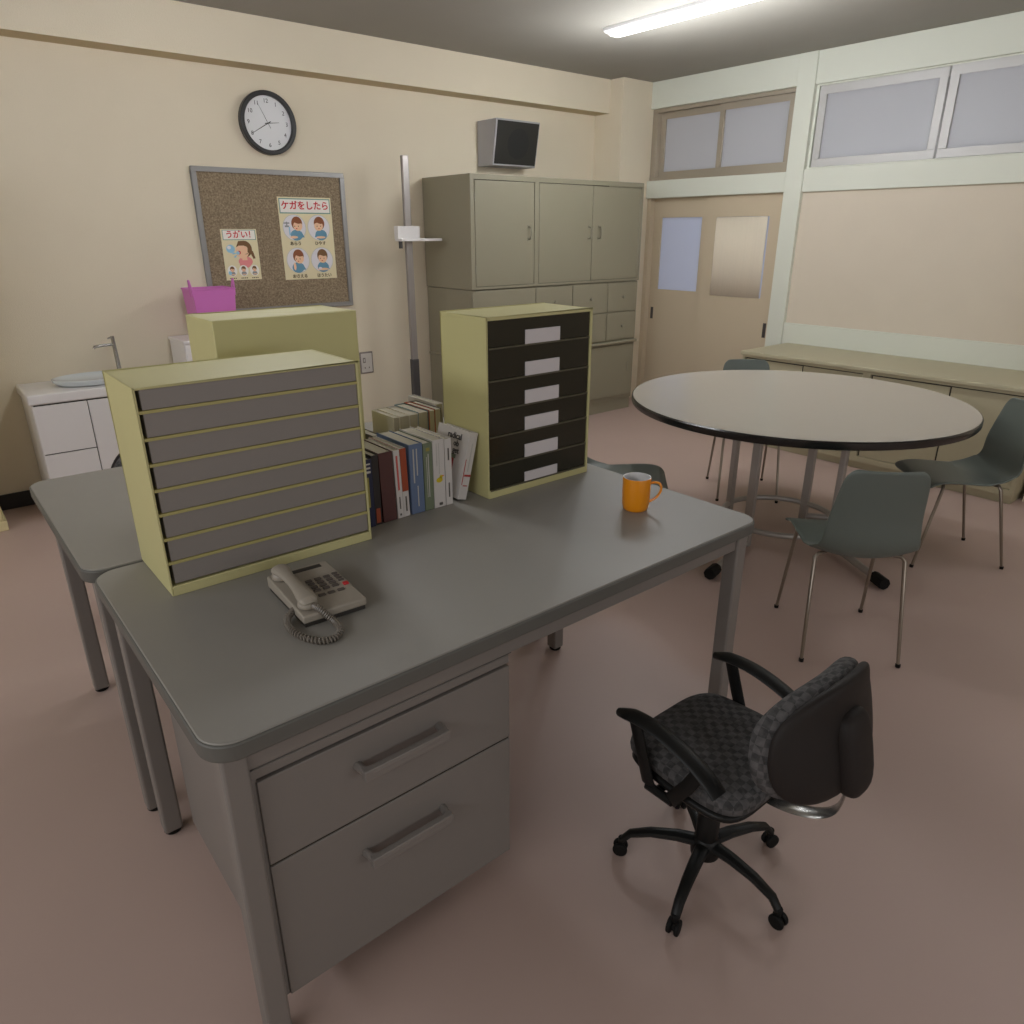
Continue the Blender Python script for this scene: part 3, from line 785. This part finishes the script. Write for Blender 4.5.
# ------------------------------------------------------------------ books
def bookmat(n, c, rough=.45): return mat('cover_' + n, c, rough)
BC = {n: bookmat(n, c) for n, c in dict(navy=(34, 36, 66), black=(40, 32, 30), maroon=(86, 50, 47), white=(206, 200, 196), orange=(158, 70, 38), blue=(98, 114, 144),
      green=(112, 122, 98), cream=(206, 198, 176), teal=(84, 116, 122), red=(168, 44, 40), yellow=(208, 186, 34), gold=(150, 140, 70), darkgrey=(84, 78, 72), duckbill=(228, 120, 30), palegrey=(186, 182, 176), pinkred=(200, 90, 84)).items()}
BK = list(BC.keys()); BM = [BC[k] for k in BK]
def book(label, x, y, w, h, d, col, z=DZ + .0005, lean=0.0, yaw=0.0, spine_front=True, marks=(), group='books between the organizers'):
    """x = left edge, y = front face, w thickness, h height, d depth; lean = roll about y at the bottom edge (deg, + to the right)"""
    t = thing('book', label, 'book', (x + w / 2, y + d / 2, z), 0, group)
    mt = Matrix.Translation((x + w / 2, y + d / 2, z)) @ Matrix.Rotation(math.radians(yaw), 4, 'Z')
    if lean >= 0: mt = mt @ Matrix.Translation((w / 2, 0, 0)) @ Matrix.Rotation(math.radians(lean), 4, 'Y') @ Matrix.Translation((-w / 2, 0, 0))
    else: mt = mt @ Matrix.Translation((-w / 2, 0, 0)) @ Matrix.Rotation(math.radians(lean), 4, 'Y') @ Matrix.Translation((w / 2, 0, 0))
    c = .0016
    b = MB()
    b.box(-w / 2, -w / 2 + c, -d / 2, d / 2, 0, h); b.box(w / 2 - c, w / 2, -d / 2, d / 2, 0, h)
    if spine_front: b.box(-w / 2 + c, w / 2 - c, -d / 2, -d / 2 + c, 0, h)
    else: b.box(-w / 2 + c, w / 2 - c, d / 2 - c, d / 2, 0, h)
    lift = w * abs(math.sin(math.radians(lean))) * 0
    cv = b.xf(mt).build('cover', BC[col], t, bevel=.0008)
    f0, f1 = (-d / 2 + c, d / 2 - .003) if spine_front else (-d / 2 + .003, d / 2 - c)
    MB().box(-w / 2 + c, w / 2 - c, f0, f1, .002, h - .003).xf(mt).build('page_block', M['pages'], t)
    for kind_, a in marks:   # marks on spine: (x0,x1,z0,z1,colour) as fractions of w and h; side: on the left cover
        q = MB()
        if kind_ == 'spine':
            for (u0, u1, v0, v1, cc) in a: q.box(-w / 2 + u0 * w, -w / 2 + u1 * w, -d / 2 - .0005, -d / 2 + .0002, v0 * h, v1 * h, BK.index(cc))
            q.xf(mt).build('spine_title', BM, cv)
        if kind_ == 'duck':
            for (cx, cz, rx, rz, cc) in a:
                q.add([(-w / 2 + cx * w + rx * w * math.cos(k * PI / 10), -d / 2 - (.0008 if cc == 'duckbill' else .0005), cz * h + rz * w * math.sin(k * PI / 10)) for k in range(20)], [list(range(20))], BK.index(cc))
            q.xf(mt).build('bird_emblem', BM, cv)
        if kind_ == 'side':
            for (u0, u1, v0, v1, cc) in a: q.box(-w / 2 - .0005, -w / 2 + .0002, -d / 2 + u0 * d, -d / 2 + u1 * d, v0 * h, v1 * h, BK.index(cc))
            q.xf(mt).build('cover_print', BM, cv)
        if kind_ == 'text':
            for (s_, sz, u, v) in a:
                fm = mt @ frame_mtx((-w / 2 - .0012, -d / 2 + u * d, v * h), (0, -1, 0), (0, 0, 1))
                text_mesh(s_, sz, 'cover_lettering', M['ink'], cv, fm, bold=.0003)
        if kind_ == 'stext':
            for (s_, sz, v, cc) in a:
                fm = mt @ frame_mtx((0, -d / 2 - .0006, v * h), (0, 0, -1), (1, 0, 0))
                text_mesh(s_, sz, 'spine_lettering', BC[cc], cv, fm)
    return t
yb = 1.590
book('dark navy book with yellow spine lettering, tight against the drawer organizer', .824, yb - .006, .022, .186, .15, 'navy', marks=[('spine', [(.25, .8, .80, .83, 'white'), (.25, .8, .86, .885, 'white'), (.25, .8, .92, .94, 'white'), (.2, .5, .30, .74, 'gold')])])
book('thin black book with an orange foot, left of the maroon book', .8480, yb - .002, .020, .192, .15, 'black', marks=[('spine', [(.2, .8, .03, .24, 'orange')])])
book('thick plain maroon book in the front row', .8740, yb + .000, .041, .193, .16, 'maroon', lean=-1.2)
book('white book with a red spine title next to the maroon book', .9185, yb, .019, .192, .16, 'white', lean=-1.4, marks=[('spine', [(.35, .62, .42, .92, 'pinkred'), (.42, .56, .14, .32, 'darkgrey'), (.35, .6, .04, .07, 'darkgrey')])])
book('slim book with orange upper spine and white foot', .9385, yb + .002, .019, .193, .16, 'white', lean=-1.2, marks=[('spine', [(0, 1, .38, 1, 'orange'), (.4, .6, .08, .3, 'darkgrey')]), ('side', [(0, .99, .9, .999, 'orange')])])
book('large sky-blue book in the middle of the front row', .9640, yb + .002, .042, .198, .17, 'blue', marks=[('spine', [(.25, .34, .45, .93, 'palegrey'), (.5, .58, .55, .93, 'palegrey'), (.5, .57, .1, .4, 'palegrey')])])
book('olive green book with pale spine lettering', 1.0080, yb + .002, .029, .194, .17, 'green', marks=[('spine', [(.3, .36, .2, .8, 'palegrey'), (.48, .58, .2, .84, 'palegrey'), (.3, .7, .88, .93, 'gold')])])
book('white book with a small yellow duck on its spine', 1.0385, yb + .002, .038, .197, .17, 'white', marks=[('spine', [(.30, .36, .62, .95, 'palegrey'), (.5, .56, .5, .95, 'palegrey'), (.42, .72, .03, .07, 'darkgrey')]), ('duck', [(.50, .41, .28, .20, 'yellow'), (.66, .455, .14, .14, 'yellow'), (.80, .463, .08, .05, 'duckbill')])])
book('slim white book right of the one with the yellow duck', 1.0785, yb + .002, .022, .194, .17, 'white', marks=[('spine', [(.42, .62, .68, .86, 'darkgrey'), (.42, .6, .12, .34, 'darkgrey')])])
book('white book leaning to the right against the paper sorter', 1.1180, yb + .004, .030, .197, .155, 'white', lean=14.5,
     marks=[('spine', [(.50, .62, .42, .84, 'palegrey'), (.25, 1, .345, .375, 'red'), (.3, .8, .20, .215, 'red'), (.10, .18, .22, .60, 'red')]),
            ('side', [(.34, .72, .36, .56, 'red'), (.34, .8, .10, .36, 'black'), (.30, .62, .56, .62, 'green')]),
            ('text', [('radical', .026, .42, .885), ('ob', .024, .34, .78), ('get', .024, .32, .68)])])
# rear row, fore edges to the camera, on the second desk
yr = 1.897; g2 = 'books behind the front row with page edges showing'
book('white covered book at the left end of the rear row', 1.100, yr, .022, .194, .135, 'cream', lean=0, spine_front=False, group=g2, marks=[('side', [(.15, .85, .30, .34, 'palegrey'), (.15, .85, .45, .65, 'palegrey')])])
book('thick white book second from the left in the rear row', 1.1235, yr + .002, .036, .194, .14, 'cream', spine_front=False, group=g2)
book('slim pale grey book third from the left in the rear row', 1.1600, yr + .002, .031, .194, .14, 'palegrey', spine_front=False, group=g2)
book('teal covered book in the rear row left of the orange-red one', 1.1915, yr + .002, .038, .196, .145, 'teal', spine_front=False, group=g2)
book('orange-red covered book in the rear row', 1.2300, yr - .002, .023, .198, .15, 'orange', spine_front=False, group=g2)
book('brown-grey book in the rear row right of the orange-red one', 1.2535, yr, .024, .198, .15, 'darkgrey', spine_front=False, group=g2)
book('white book at the right end of the rear row, mostly hidden behind the paper sorter', 1.2785, yr + .03, .026, .206, .17, 'white', spine_front=False, group=g2)
book('short grey book leaning left at the near end of the rear row', 1.0620, yr + .01, .020, .150, .12, 'darkgrey', lean=-13, spine_front=False, group=g2)

# ------------------------------------------------------------------ telephone
t = thing('telephone', 'beige grey office telephone with coiled cord on the near desk', 'telephone', (.5443, 1.3055, DZ + .0003), math.radians(-2.8))
t.scale = (.87, .885, .92)
def phs(x, y, o=0.0): return DZ + .030 + .020 * (y + .115) / .23 + o
tl = Matrix.Identity(4)
w2, d2_ = .078, .115
def L(x, y, z): return (x, y, z - DZ)
b = MB().hexa([L(-w2, -d2_, DZ + .010), L(w2, -d2_, DZ + .010), L(w2, d2_, DZ + .010), L(-w2, d2_, DZ + .010)],
              [L(-w2, -d2_, DZ + .028), L(w2, -d2_, DZ + .028), L(w2, d2_, DZ + .038), L(-w2, d2_, DZ + .038)])
body = b.build('body', M['phone'], t, world=False, bevel=.004, seg=3)
MB().hexa([(-w2 + .004, -d2_ + .004, .0004), (w2 - .004, -d2_ + .004, .0004), (w2 - .004, d2_ - .004, .0004), (-w2 + .004, d2_ - .004, .0004)],
          [(-w2 + .004, -d2_ + .004, .011), (w2 - .004, -d2_ + .004, .011), (w2 - .004, d2_ - .004, .011), (-w2 + .004, d2_ - .004, .011)]).build('base', M['phone_dark'], t, world=False)
def plate(x0, x1, y0, y1, h, m, name, bev=.001):
    def z(y): return .033 + .010 * y / .23
    MB().hexa([(x0, y0, z(y0) - .002), (x1, y0, z(y0) - .002), (x1, y1, z(y1) - .002), (x0, y1, z(y1) - .002)],
              [(x0, y0, z(y0) + h), (x1, y0, z(y0) + h), (x1, y1, z(y1) + h), (x0, y1, z(y1) + h)]).build(name, m, body, world=False, bevel=bev)
plate(-.022, .055, .088, .104, .0012, M['phone_dark'], 'display')
plate(-.016, .068, .052, .082, .0006, M['phone'], 'name_panel')
for i in range(3):
    for j in range(4):
        x = -.012 + i * .023 + (0.0); y = .036 - j * .017
        plate(x, x + .016, y - .011, y, .003, M['phone_key'], 'key')
for j in range(4):
    y = .040 - j * .013
    plate(.058, .072, y - .008, y, .0025, M['phone_key'], 'key')
for i in range(3):
    plate(-.012 + i * .024, .005 + i * .024, -.052, -.042, .0028, M['phone_key'], 'key')
plate(.060, .073, -.032, -.020, .004, M['phone_red'], 'red_key')
hs = MB()
pts = [(-.052, -.098, .040), (-.052, -.086, .050), (-.052, -.062, .052), (-.052, -.022, .056), (-.052, .028, .059), (-.052, .066, .060), (-.052, .090, .060), (-.052, .104, .050)]
rr = [(.016, .009), (.024, .013), (.021, .012), (.014, .009), (.014, .009), (.020, .012), (.025, .014), (.017, .009)]
hs.tube(pts, rr, 14)
hs.lathe([(.022, 0), (.024, .006), (.022, .02)], (-.052, -.078, .030), 20).lathe([(.022, 0), (.024, .006), (.022, .022)], (-.052, .082, .036), 20)
hs.build('handset', M['phone'], t, world=False, sub=1)
# coiled cord
ctrl = [Vector(p) for p in ((.500, 1.218, .752), (.507, 1.207, .747), (.516, 1.192, .735), (.524, 1.176, .7235), (.519, 1.148, .7225), (.496, 1.128, .7225), (.470, 1.136, .7225), (.452, 1.168, .7225), (.446, 1.204, .7225), (.448, 1.230, .7235), (.458, 1.252, .726), (.476, 1.262, .733))]
def catmull(c, n):
    out = []
    for i in range(len(c) - 1):
        p0, p1, p2, p3 = c[max(i - 1, 0)], c[i], c[i + 1], c[min(i + 2, len(c) - 1)]
        for k in range(n):
            u = k / n
            out.append(.5 * ((2 * p1) + (p2 - p0) * u + (2 * p0 - 5 * p1 + 4 * p2 - p3) * u * u + (3 * p1 - p0 - 3 * p2 + p3) * u ** 3))
    out.append(c[-1]); return out
path = catmull(ctrl, 42)
hel = []; u = Vector((0, 0, 1))
for i, p in enumerate(path):
    T = (path[min(i + 1, len(path) - 1)] - path[max(i - 1, 0)]).normalized()
    u = (u - T * u.dot(T)).normalized(); w_ = T.cross(u)
    a = i * 2 * PI / 9
    hel.append(p + (u * math.cos(a) + w_ * math.sin(a)) * .0058)
MB().tube(hel, .0021, 6).build('coiled_cord', M['phone_cord'], t)

# ------------------------------------------------------------------ mug
t = thing('mug', 'orange mug with white inside standing on the near desk', 'mug', (1.4680, 1.2285, DZ + .0002), math.radians(-50))
prof = [(0, .0005), (.030, .0005), (.034, .004), (.037, .016), (.0385, .05), (.039, .094), (.0385, .0955)]
MB().lathe(prof, seg=40, cap=False).build('outer_body', M['mug_orange'], t, world=False)
MB().lathe([(.0385, .0955), (.0365, .0955), (.036, .09), (.0355, .05), (.034, .016), (.029, .008), (0, .007)], seg=40, cap=False).build('inner_wall', M['mug_white'], t, world=False)
hp = [(.036, 0, .078), (.050, 0, .082), (.062, 0, .079), (.067, 0, .068), (.065, 0, .054), (.057, 0, .040), (.046, 0, .030), (.035, 0, .024)]
MB().tube([Vector(p) for p in catmull([Vector(p) for p in hp], 4)], [(.0055, .0035)] * 29, 10, up=(1, 0, 0)).build('handle', M['mug_orange'], t, world=False)

# ------------------------------------------------------------------ round table
TC = (3.197, 1.742)
t = thing('round_table', 'large round beige table with black edge and grey steel legs', 'table', (TC[0], TC[1], 0))
TR, TZ = .768, .700
MB().lathe([(0, TZ - .012), (TR - .007, TZ - .012), (TR - .006, TZ - .002), (TR - .008, TZ), (0, TZ)], (*TC, 0), 96).build('tabletop', M['table_top'], t)
MB().lathe([(TR - .03, TZ - .035), (TR - .004, TZ - .035), (TR, TZ - .029), (TR, TZ - .007), (TR - .004, TZ - .0015), (TR - .0065, TZ - .0025), (TR - .03, TZ - .012)], (*TC, 0), 96, cap=False).build('edge_band', M['table_edge'], t)
MB().lathe([(0, TZ - .0295), (TR - .03, TZ - .0295), (TR - .03, TZ - .013), (0, TZ - .013)], (*TC, 0), 64).build('underside', M['table_leg'], t)
ringr = .27
for zz, rad, rr_ in ((.10, .27, .014), (.655, .31, .014)):
    MB().tube([(TC[0] + rad * math.cos(a), TC[1] + rad * math.sin(a), zz) for a in [2 * PI * k / 48 for k in range(48)]], rr_, 10, closed=True).build('ring_tube', M['table_leg'], t)
for a_, ex, ey in ((2, 3.70, 1.42), (96, 2.80, 2.20), (180, 2.525, 1.650), (276, 3.005, 1.130)):
    a = math.radians(a_)
    cx, cy = TC[0] + ringr * math.cos(a), TC[1] + ringr * math.sin(a)
    mt = Matrix.Translation((cx, cy, 0)) @ Matrix.Rotation(a, 4, 'Z')
    lg = MB().box(-.014, .014, -.020, .020, .012, TZ - .029).xf(mt).build('leg', M['table_leg'], t, bevel=.005, seg=3)
    MB().tube([(cx, cy, TZ - .045), (TC[0] + .60 * math.cos(a), TC[1] + .60 * math.sin(a), TZ - .045)], .012, 8).build('support_arm', M['table_leg'], t)
    p0 = Vector((cx, cy, .030)); end = Vector((ex, ey, .030)); dr = (end - p0).normalized()
    ft = MB().tube([p0, end], .0165, 12).build('foot_tube', M['table_leg'], t)
    MB().tube([end - dr * .045, end + dr * .035], .0275, 8).build('foot_cap', M['rubber'], ft, bevel=.004)

# ------------------------------------------------------------------ shell chairs
def make_shell_chair(loc, rz, label):
    t = thing('shell_chair', label, 'chair', loc, rz, 'grey-green shell chairs around the round table')
    ctrl = [Vector(p) for p in ((0, .205, .382), (0, .175, .398), (0, .10, .404), (0, .0, .398), (0, -.09, .390), (0, -.158, .402), (0, -.198, .452), (0, -.208, .55), (0, -.232, .66), (0, -.250, .736))]
    pf = catmull(ctrl, 5)
    n = len(pf) - 1
    def fn(u, v):
        p = pf[min(n, int(round(u * n)))]
        s = 2 * v - 1
        # half width along the profile
        if u < .5: hw = .186 - .010 * (u / .5)
        else: hw = .176 - .050 * ((u - .5) / .5) ** 1.1
        e = 1.0
        if u < .07: e = (1 - ((.07 - u) / .07) ** 2.6 * .22)
        if u > .92: e = (1 - ((u - .92) / .08) ** 2.6 * .20)
        x = s * hw * e
        side = abs(s) ** 2.4
        up = .012 * side * max(0, min(1, u * 6) - u * 1.4) + .026 * abs(s) ** 2 * math.exp(-((u - .56) / .13) ** 2)
        fwd = .034 * side * min(1, max(0, (u - .42) * 3)) * (1 - .4 * u)
        return Vector((x, p.y + fwd, p.z + up + .006 * side * (1 if .4 < u < .6 else 0)))
    MB().grid(fn, n, 14).build('seat_shell', M['shell'], t, world=False, solid=.010, bevel=0, sub=1, ang=80)
    fr = MB()
    fr.tube([(-.095, .10, .386), (-.095, -.06, .383), (.095, -.06, .383), (.095, .10, .386)], .007, 8, closed=True)
    fr.build('under_frame', M['steel_leg'], t, world=False)
    for sx_, sy_ in ((-1, 1), (1, 1), (-1, -1), (1, -1)):
        fx, fy = sx_ * .165, sy_ * .200
        tx, ty = sx_ * .150, (.125 if sy_ > 0 else -.115)
        l = MB().tube([(sx_ * .110, ty * .85, .388), (sx_ * .138, ty, .389), (tx, ty + sy_ * .004, .376), (fx, fy, .004)], [.0065, .0075, .0075, .006], 10).build('leg', M['steel_leg'], t, world=False)
        MB().lathe([(.008, 0), (.009, .002), (.009, .012), (.007, .013)], (fx, fy, 0), 10).build('foot_pad', M['black_plastic'], l, world=False)
    return t
c0 = make_shell_chair((2.469, 1.058, 0), math.radians(-46.5), 'grey-green shell chair seen from behind at the near side of the round table')
copy_thing(c0, (3.580, 1.112, 0), math.radians(47), 'grey-green shell chair at the right edge, in front of the low cabinet')
copy_thing(c0, (3.632, 2.245, 0), math.radians(133.9), 'grey-green shell chair behind the round table, only its back top and legs showing')
copy_thing(c0, (2.358, 2.070, 0), math.radians(-137), 'grey-green shell chair left of the round table, partly hidden by the mug and desk')

# ------------------------------------------------------------------ office chairs
def superbox(cx, cy, cz, hx, hy, hz, n1=.35, n2=.45, nu=36, nv=16, bend=None):
    """superellipsoid cushion"""
    def sp(v, e): return math.copysign(abs(v) ** e, v)
    def fn(u, v):
        th = u * 2 * PI; ph = (v - .5) * PI
        x = hx * sp(math.cos(ph), n2) * sp(math.cos(th), n1)
        y = hy * sp(math.cos(ph), n2) * sp(math.sin(th), n1)
        z = hz * sp(math.sin(ph), n2)
        p = Vector((x, y, z))
        if bend: p = bend(p)
        return p + Vector((cx, cy, cz))
    return MB().grid(fn, nu, nv)

def make_office_chair(loc, rz, label):
    t = thing('office_chair', label, 'office chair', loc, rz, 'black swivel office chairs')
    B = M['black_plastic']
    # five star base, arms at 54 + 72k degrees (undo chair rotation so the photo's star is kept)
    hub = MB().lathe([(.020, .050), (.034, .055), (.036, .075), (.030, .10), (.026, .105), (.0265, .16), (.024, .165), (.024, .26), (.015, .265), (.015, .31)], seg=24).build('gas_column', B, t, world=False)
    for k in range(5):
        a = math.radians(54 + 72 * k) - rz0
        d = Vector((math.cos(a), math.sin(a), 0))
        pts = [d * .02 + Vector((0, 0, .088)), d * .07 + Vector((0, 0, .090)), d * .13 + Vector((0, 0, .084)), d * .178 + Vector((0, 0, .068)), d * .197 + Vector((0, 0, .044))]
        arm = MB().tube(pts, [(.018, .013), (.016, .012), (.014, .010), (.012, .009), (.011, .008)], 10, up=(0, 0, 1)).build('base_arm', B, t, world=False)
        sd = Vector((-d.y, d.x, 0))
        c = d * .20 + Vector((0, 0, .0185))
        cw = MB()
        for s in (-1, 1):
            cw.tube([c + sd * (s * .004), c + sd * (s * .014)], .018, 18)
        cw.tube([c - sd * .006, c + sd * .006], .010, 10)
        cw.tube([c + Vector((0, 0, .012)) - d * .004, c + Vector((0, 0, .034)) - d * .002], .009, 10)
        cw.build('caster', M['rubber'], arm, world=False, bevel=.003)
    # seat
    def sb(p):
        q = p.copy()
        if p.y > .10: q.z -= .9 * (p.y - .10) ** 1.5
        q.x *= 1 - .08 * max(0, p.y / .17)
        return q
    superbox(.012, .010, .352, .166, .162, .030, .42, .55, 44, 16, sb).build('seat_cushion', M['fabric'], t, world=False, ang=80)
    superbox(.002, .005, .328, .162, .152, .014, .42, .5, 36, 10, sb).build('seat_shell', B, t, world=False, ang=80)
    MB().box(-.075, .075, -.075, .075, .292, .318).box(.07, .15, -.006, .006, .298, .306).build('tilt_mechanism', B, t, world=False, bevel=.005)
    # backrest: curved cushion and shell, leaning back
    lean = math.radians(-13)
    bm_ = Matrix.Translation((0.036, -.230, .530)) @ Matrix.Rotation(lean, 4, 'X')
    def mk(off, th, sc):
        def fn(u, v):
            th_ = u * 2 * PI; ph = (v - .5) * PI
            def sp(a, e): return math.copysign(abs(a) ** e, a)
            x = .188 * sc * sp(math.cos(ph), .55) * sp(math.cos(th_), .72)
            z = .120 * sc * sp(math.cos(ph), .55) * sp(math.sin(th_), .72)
            x *= 1 - .10 * max(0, z / .128)
            y = th * sp(math.sin(ph), .8) + off
            y += 1.25 * x * x
            y += -.9 * max(0, z - .05) ** 1.5 * 1.2
            return Vector((x, y, z))
        return MB().grid(fn, 44, 16).xf(bm_)
    bc = mk(.022, .038, 1.0).build('back_cushion', M['fabric'], t, world=False, ang=80)
    bs = mk(-.010, .022, .985).build('back_shell', M['back_shell'], t, world=False, ang=80)
    sp_ = superbox(0, -.030, -.035, .048, .026, .090, .6, .6, 24, 12).xf(bm_).build('spine_bulge', M['back_shell'], bs, world=False, ang=80)
    # chromed bar from under the seat to the back
    bp = catmull([Vector(p) for p in ((0, -.06, .318), (0, -.15, .318), (0.014, -.220, .330), (0.028, -.262, .362), (0.034, -.272, .430))], 6)
    MB().tube(bp, [(.020, .0035)] * len(bp), 10, up=(0, 0, 1)).build('back_bar', M['chrome'], t, world=False)
    # armrests: arched pad with a V shaped support
    for s in (-1, 1):
        X = s * .176 + .006
        pad = catmull([Vector(p) for p in ((X, .148, .455), (X, .108, .468), (X, .04, .470), (X, -.035, .454), (X, -.088, .430), (X, -.118, .408))], 5)
        m_ = len(pad)
        ar = MB().tube(pad, [((.010 + .012 * min(1, i / 4)), .009) for i in range(m_)], 12, up=(0, 0, 1)).build('armrest', B, t, world=False)
        sup = MB()
        sup.tube([(X, .105, .470), (X, .085, .41), (X, .055, .325), (X - s * .01, .04, .306), (X - s * .10, .030, .302)], [(.006, .017)] * 5, 10, up=(0, 1, 0))
        sup.tube([(X, -.070, .432), (X, -.045, .38), (X, -.01, .325), (X - s * .01, .0, .306), (X - s * .10, .0, .302)], [(.006, .016)] * 5, 10, up=(0, 1, 0))
        sup.tube([(X - s * .004, .06, .312), (X - s * .004, -.01, .312)], [(.010, .010)] * 2, 10)
        sup.build('arm_support', B, ar, world=False)
    return t
rz0 = 0.0
oc = make_office_chair((1.19, .714, 0), 0.0, 'black swivel office chair with checked fabric in front of the drawers desk')
copy_thing(oc, (.715, 2.90, 0), PI, 'black swivel chair behind the second desk, only an edge of its back showing')

# ------------------------------------------------------------------ light
def lamp_proxy(p, e):
    l = bpy.data.lights.new('lamp_proxy', 'POINT'); l.energy = e; l.shadow_soft_size = .08; l.color = (1.0, 1.03, 1.06)
    o = bpy.data.objects.new('lamp_proxy', l); o.location = p; COL.objects.link(o)
def added_daylight(p, d, wd, h, e):
    l = bpy.data.lights.new('added_daylight', 'AREA'); l.shape = 'RECTANGLE'; l.size = wd; l.size_y = h; l.energy = e; l.color = (1.0, 1.03, 1.08)
    o = bpy.data.objects.new('added_daylight', l); o.location = p
    o.rotation_euler = Vector(d).to_track_quat('-Z', 'Y').to_euler(); COL.objects.link(o)
for lx_, ly_, e_ in ((3.683, 2.90, 35), (3.72, .55, 15), (1.25, 2.92, 23)):      # three unseen points hung below each fixture, standing in for its tube
    for k in (-.4, 0, .4): lamp_proxy((lx_, ly_ + k, 2.20), e_ / 3)
added_daylight((1.2, -3.12, 1.4), (0, 1, 0), 5, .9, 26)       # added area light for an unseen rear window, brightening the furniture fronts
added_daylight((-2.52, 1.0, 2.15), (1, 0, 0), 5, .55, 54)     # added area light for daylight from unseen high windows, left wall
added_daylight((7.0, 2.6, 1.45), (-1, 0, 0), 5.5, 1.3, 40)    # added area light in the corridor, brightening the frosted panes
for nm, (x0, x1, y0, y1, z0, z1) in {'unseen_window_7': (-1.35, 3.75, -3.19, -3.15, .90, 1.90), 'unseen_window_8': (-2.59, -2.55, -1.55, 3.55, 1.85, 2.45)}.items():  # unseen frames added around the two room area lights, on solid walls
    w_ = MB(); g_ = .05
    if x1 - x0 > 1:
        w_.box(x0, x1, y0, y1, z0, z0 + g_).box(x0, x1, y0, y1, z1 - g_, z1)
        for k in range(5): q = x0 + (x1 - x0 - g_) * k / 4; w_.box(q, q + g_, y0, y1, z0 + g_, z1 - g_)
    else:
        w_.box(x0, x1, y0, y1, z0, z0 + g_).box(x0, x1, y0, y1, z1 - g_, z1)
        for k in range(5): q = y0 + (y1 - y0 - g_) * k / 4; w_.box(x0, x1, q, q + g_, z0 + g_, z1 - g_)
    w_.build(nm, M['alu'], kind='structure')

# ------------------------------------------------------------------ world, camera
w = bpy.data.worlds.new('world'); scene.world = w; w.use_nodes = True
w.node_tree.nodes['Background'].inputs[0].default_value = (.5, .5, .5, 1)
w.node_tree.nodes['Background'].inputs[1].default_value = 0.02

f, pi_, ya, ro = 718.266, .3714745, .6922437, -.00242483
F_ = Vector((math.sin(ya) * math.cos(pi_), math.cos(ya) * math.cos(pi_), -math.sin(pi_)))
R_ = Vector((math.cos(ya), -math.sin(ya), 0)); U_ = R_.cross(F_)
c_, s_ = math.cos(ro), math.sin(ro)
R2, U2 = c_ * R_ + s_ * U_, -s_ * R_ + c_ * U_
cam = bpy.data.cameras.new('camera'); co = bpy.data.objects.new('camera', cam); COL.objects.link(co)
mm = Matrix.Identity(4)
for i in range(3):
    mm[i][0] = R2[i]; mm[i][1] = U2[i]; mm[i][2] = -F_[i]
mm[0][3], mm[1][3], mm[2][3] = 0, 0, 1.44
co.matrix_world = mm
cam.sensor_width = 36; cam.sensor_fit = 'HORIZONTAL'; cam.lens = f / 1024 * 36; cam.clip_start = .02
scene.camera = co
vs = scene.view_settings
vs.view_transform = 'Standard'; vs.look = 'None'; vs.gamma = 1.0; vs.use_curve_mapping = False
vs.exposure = 0.0
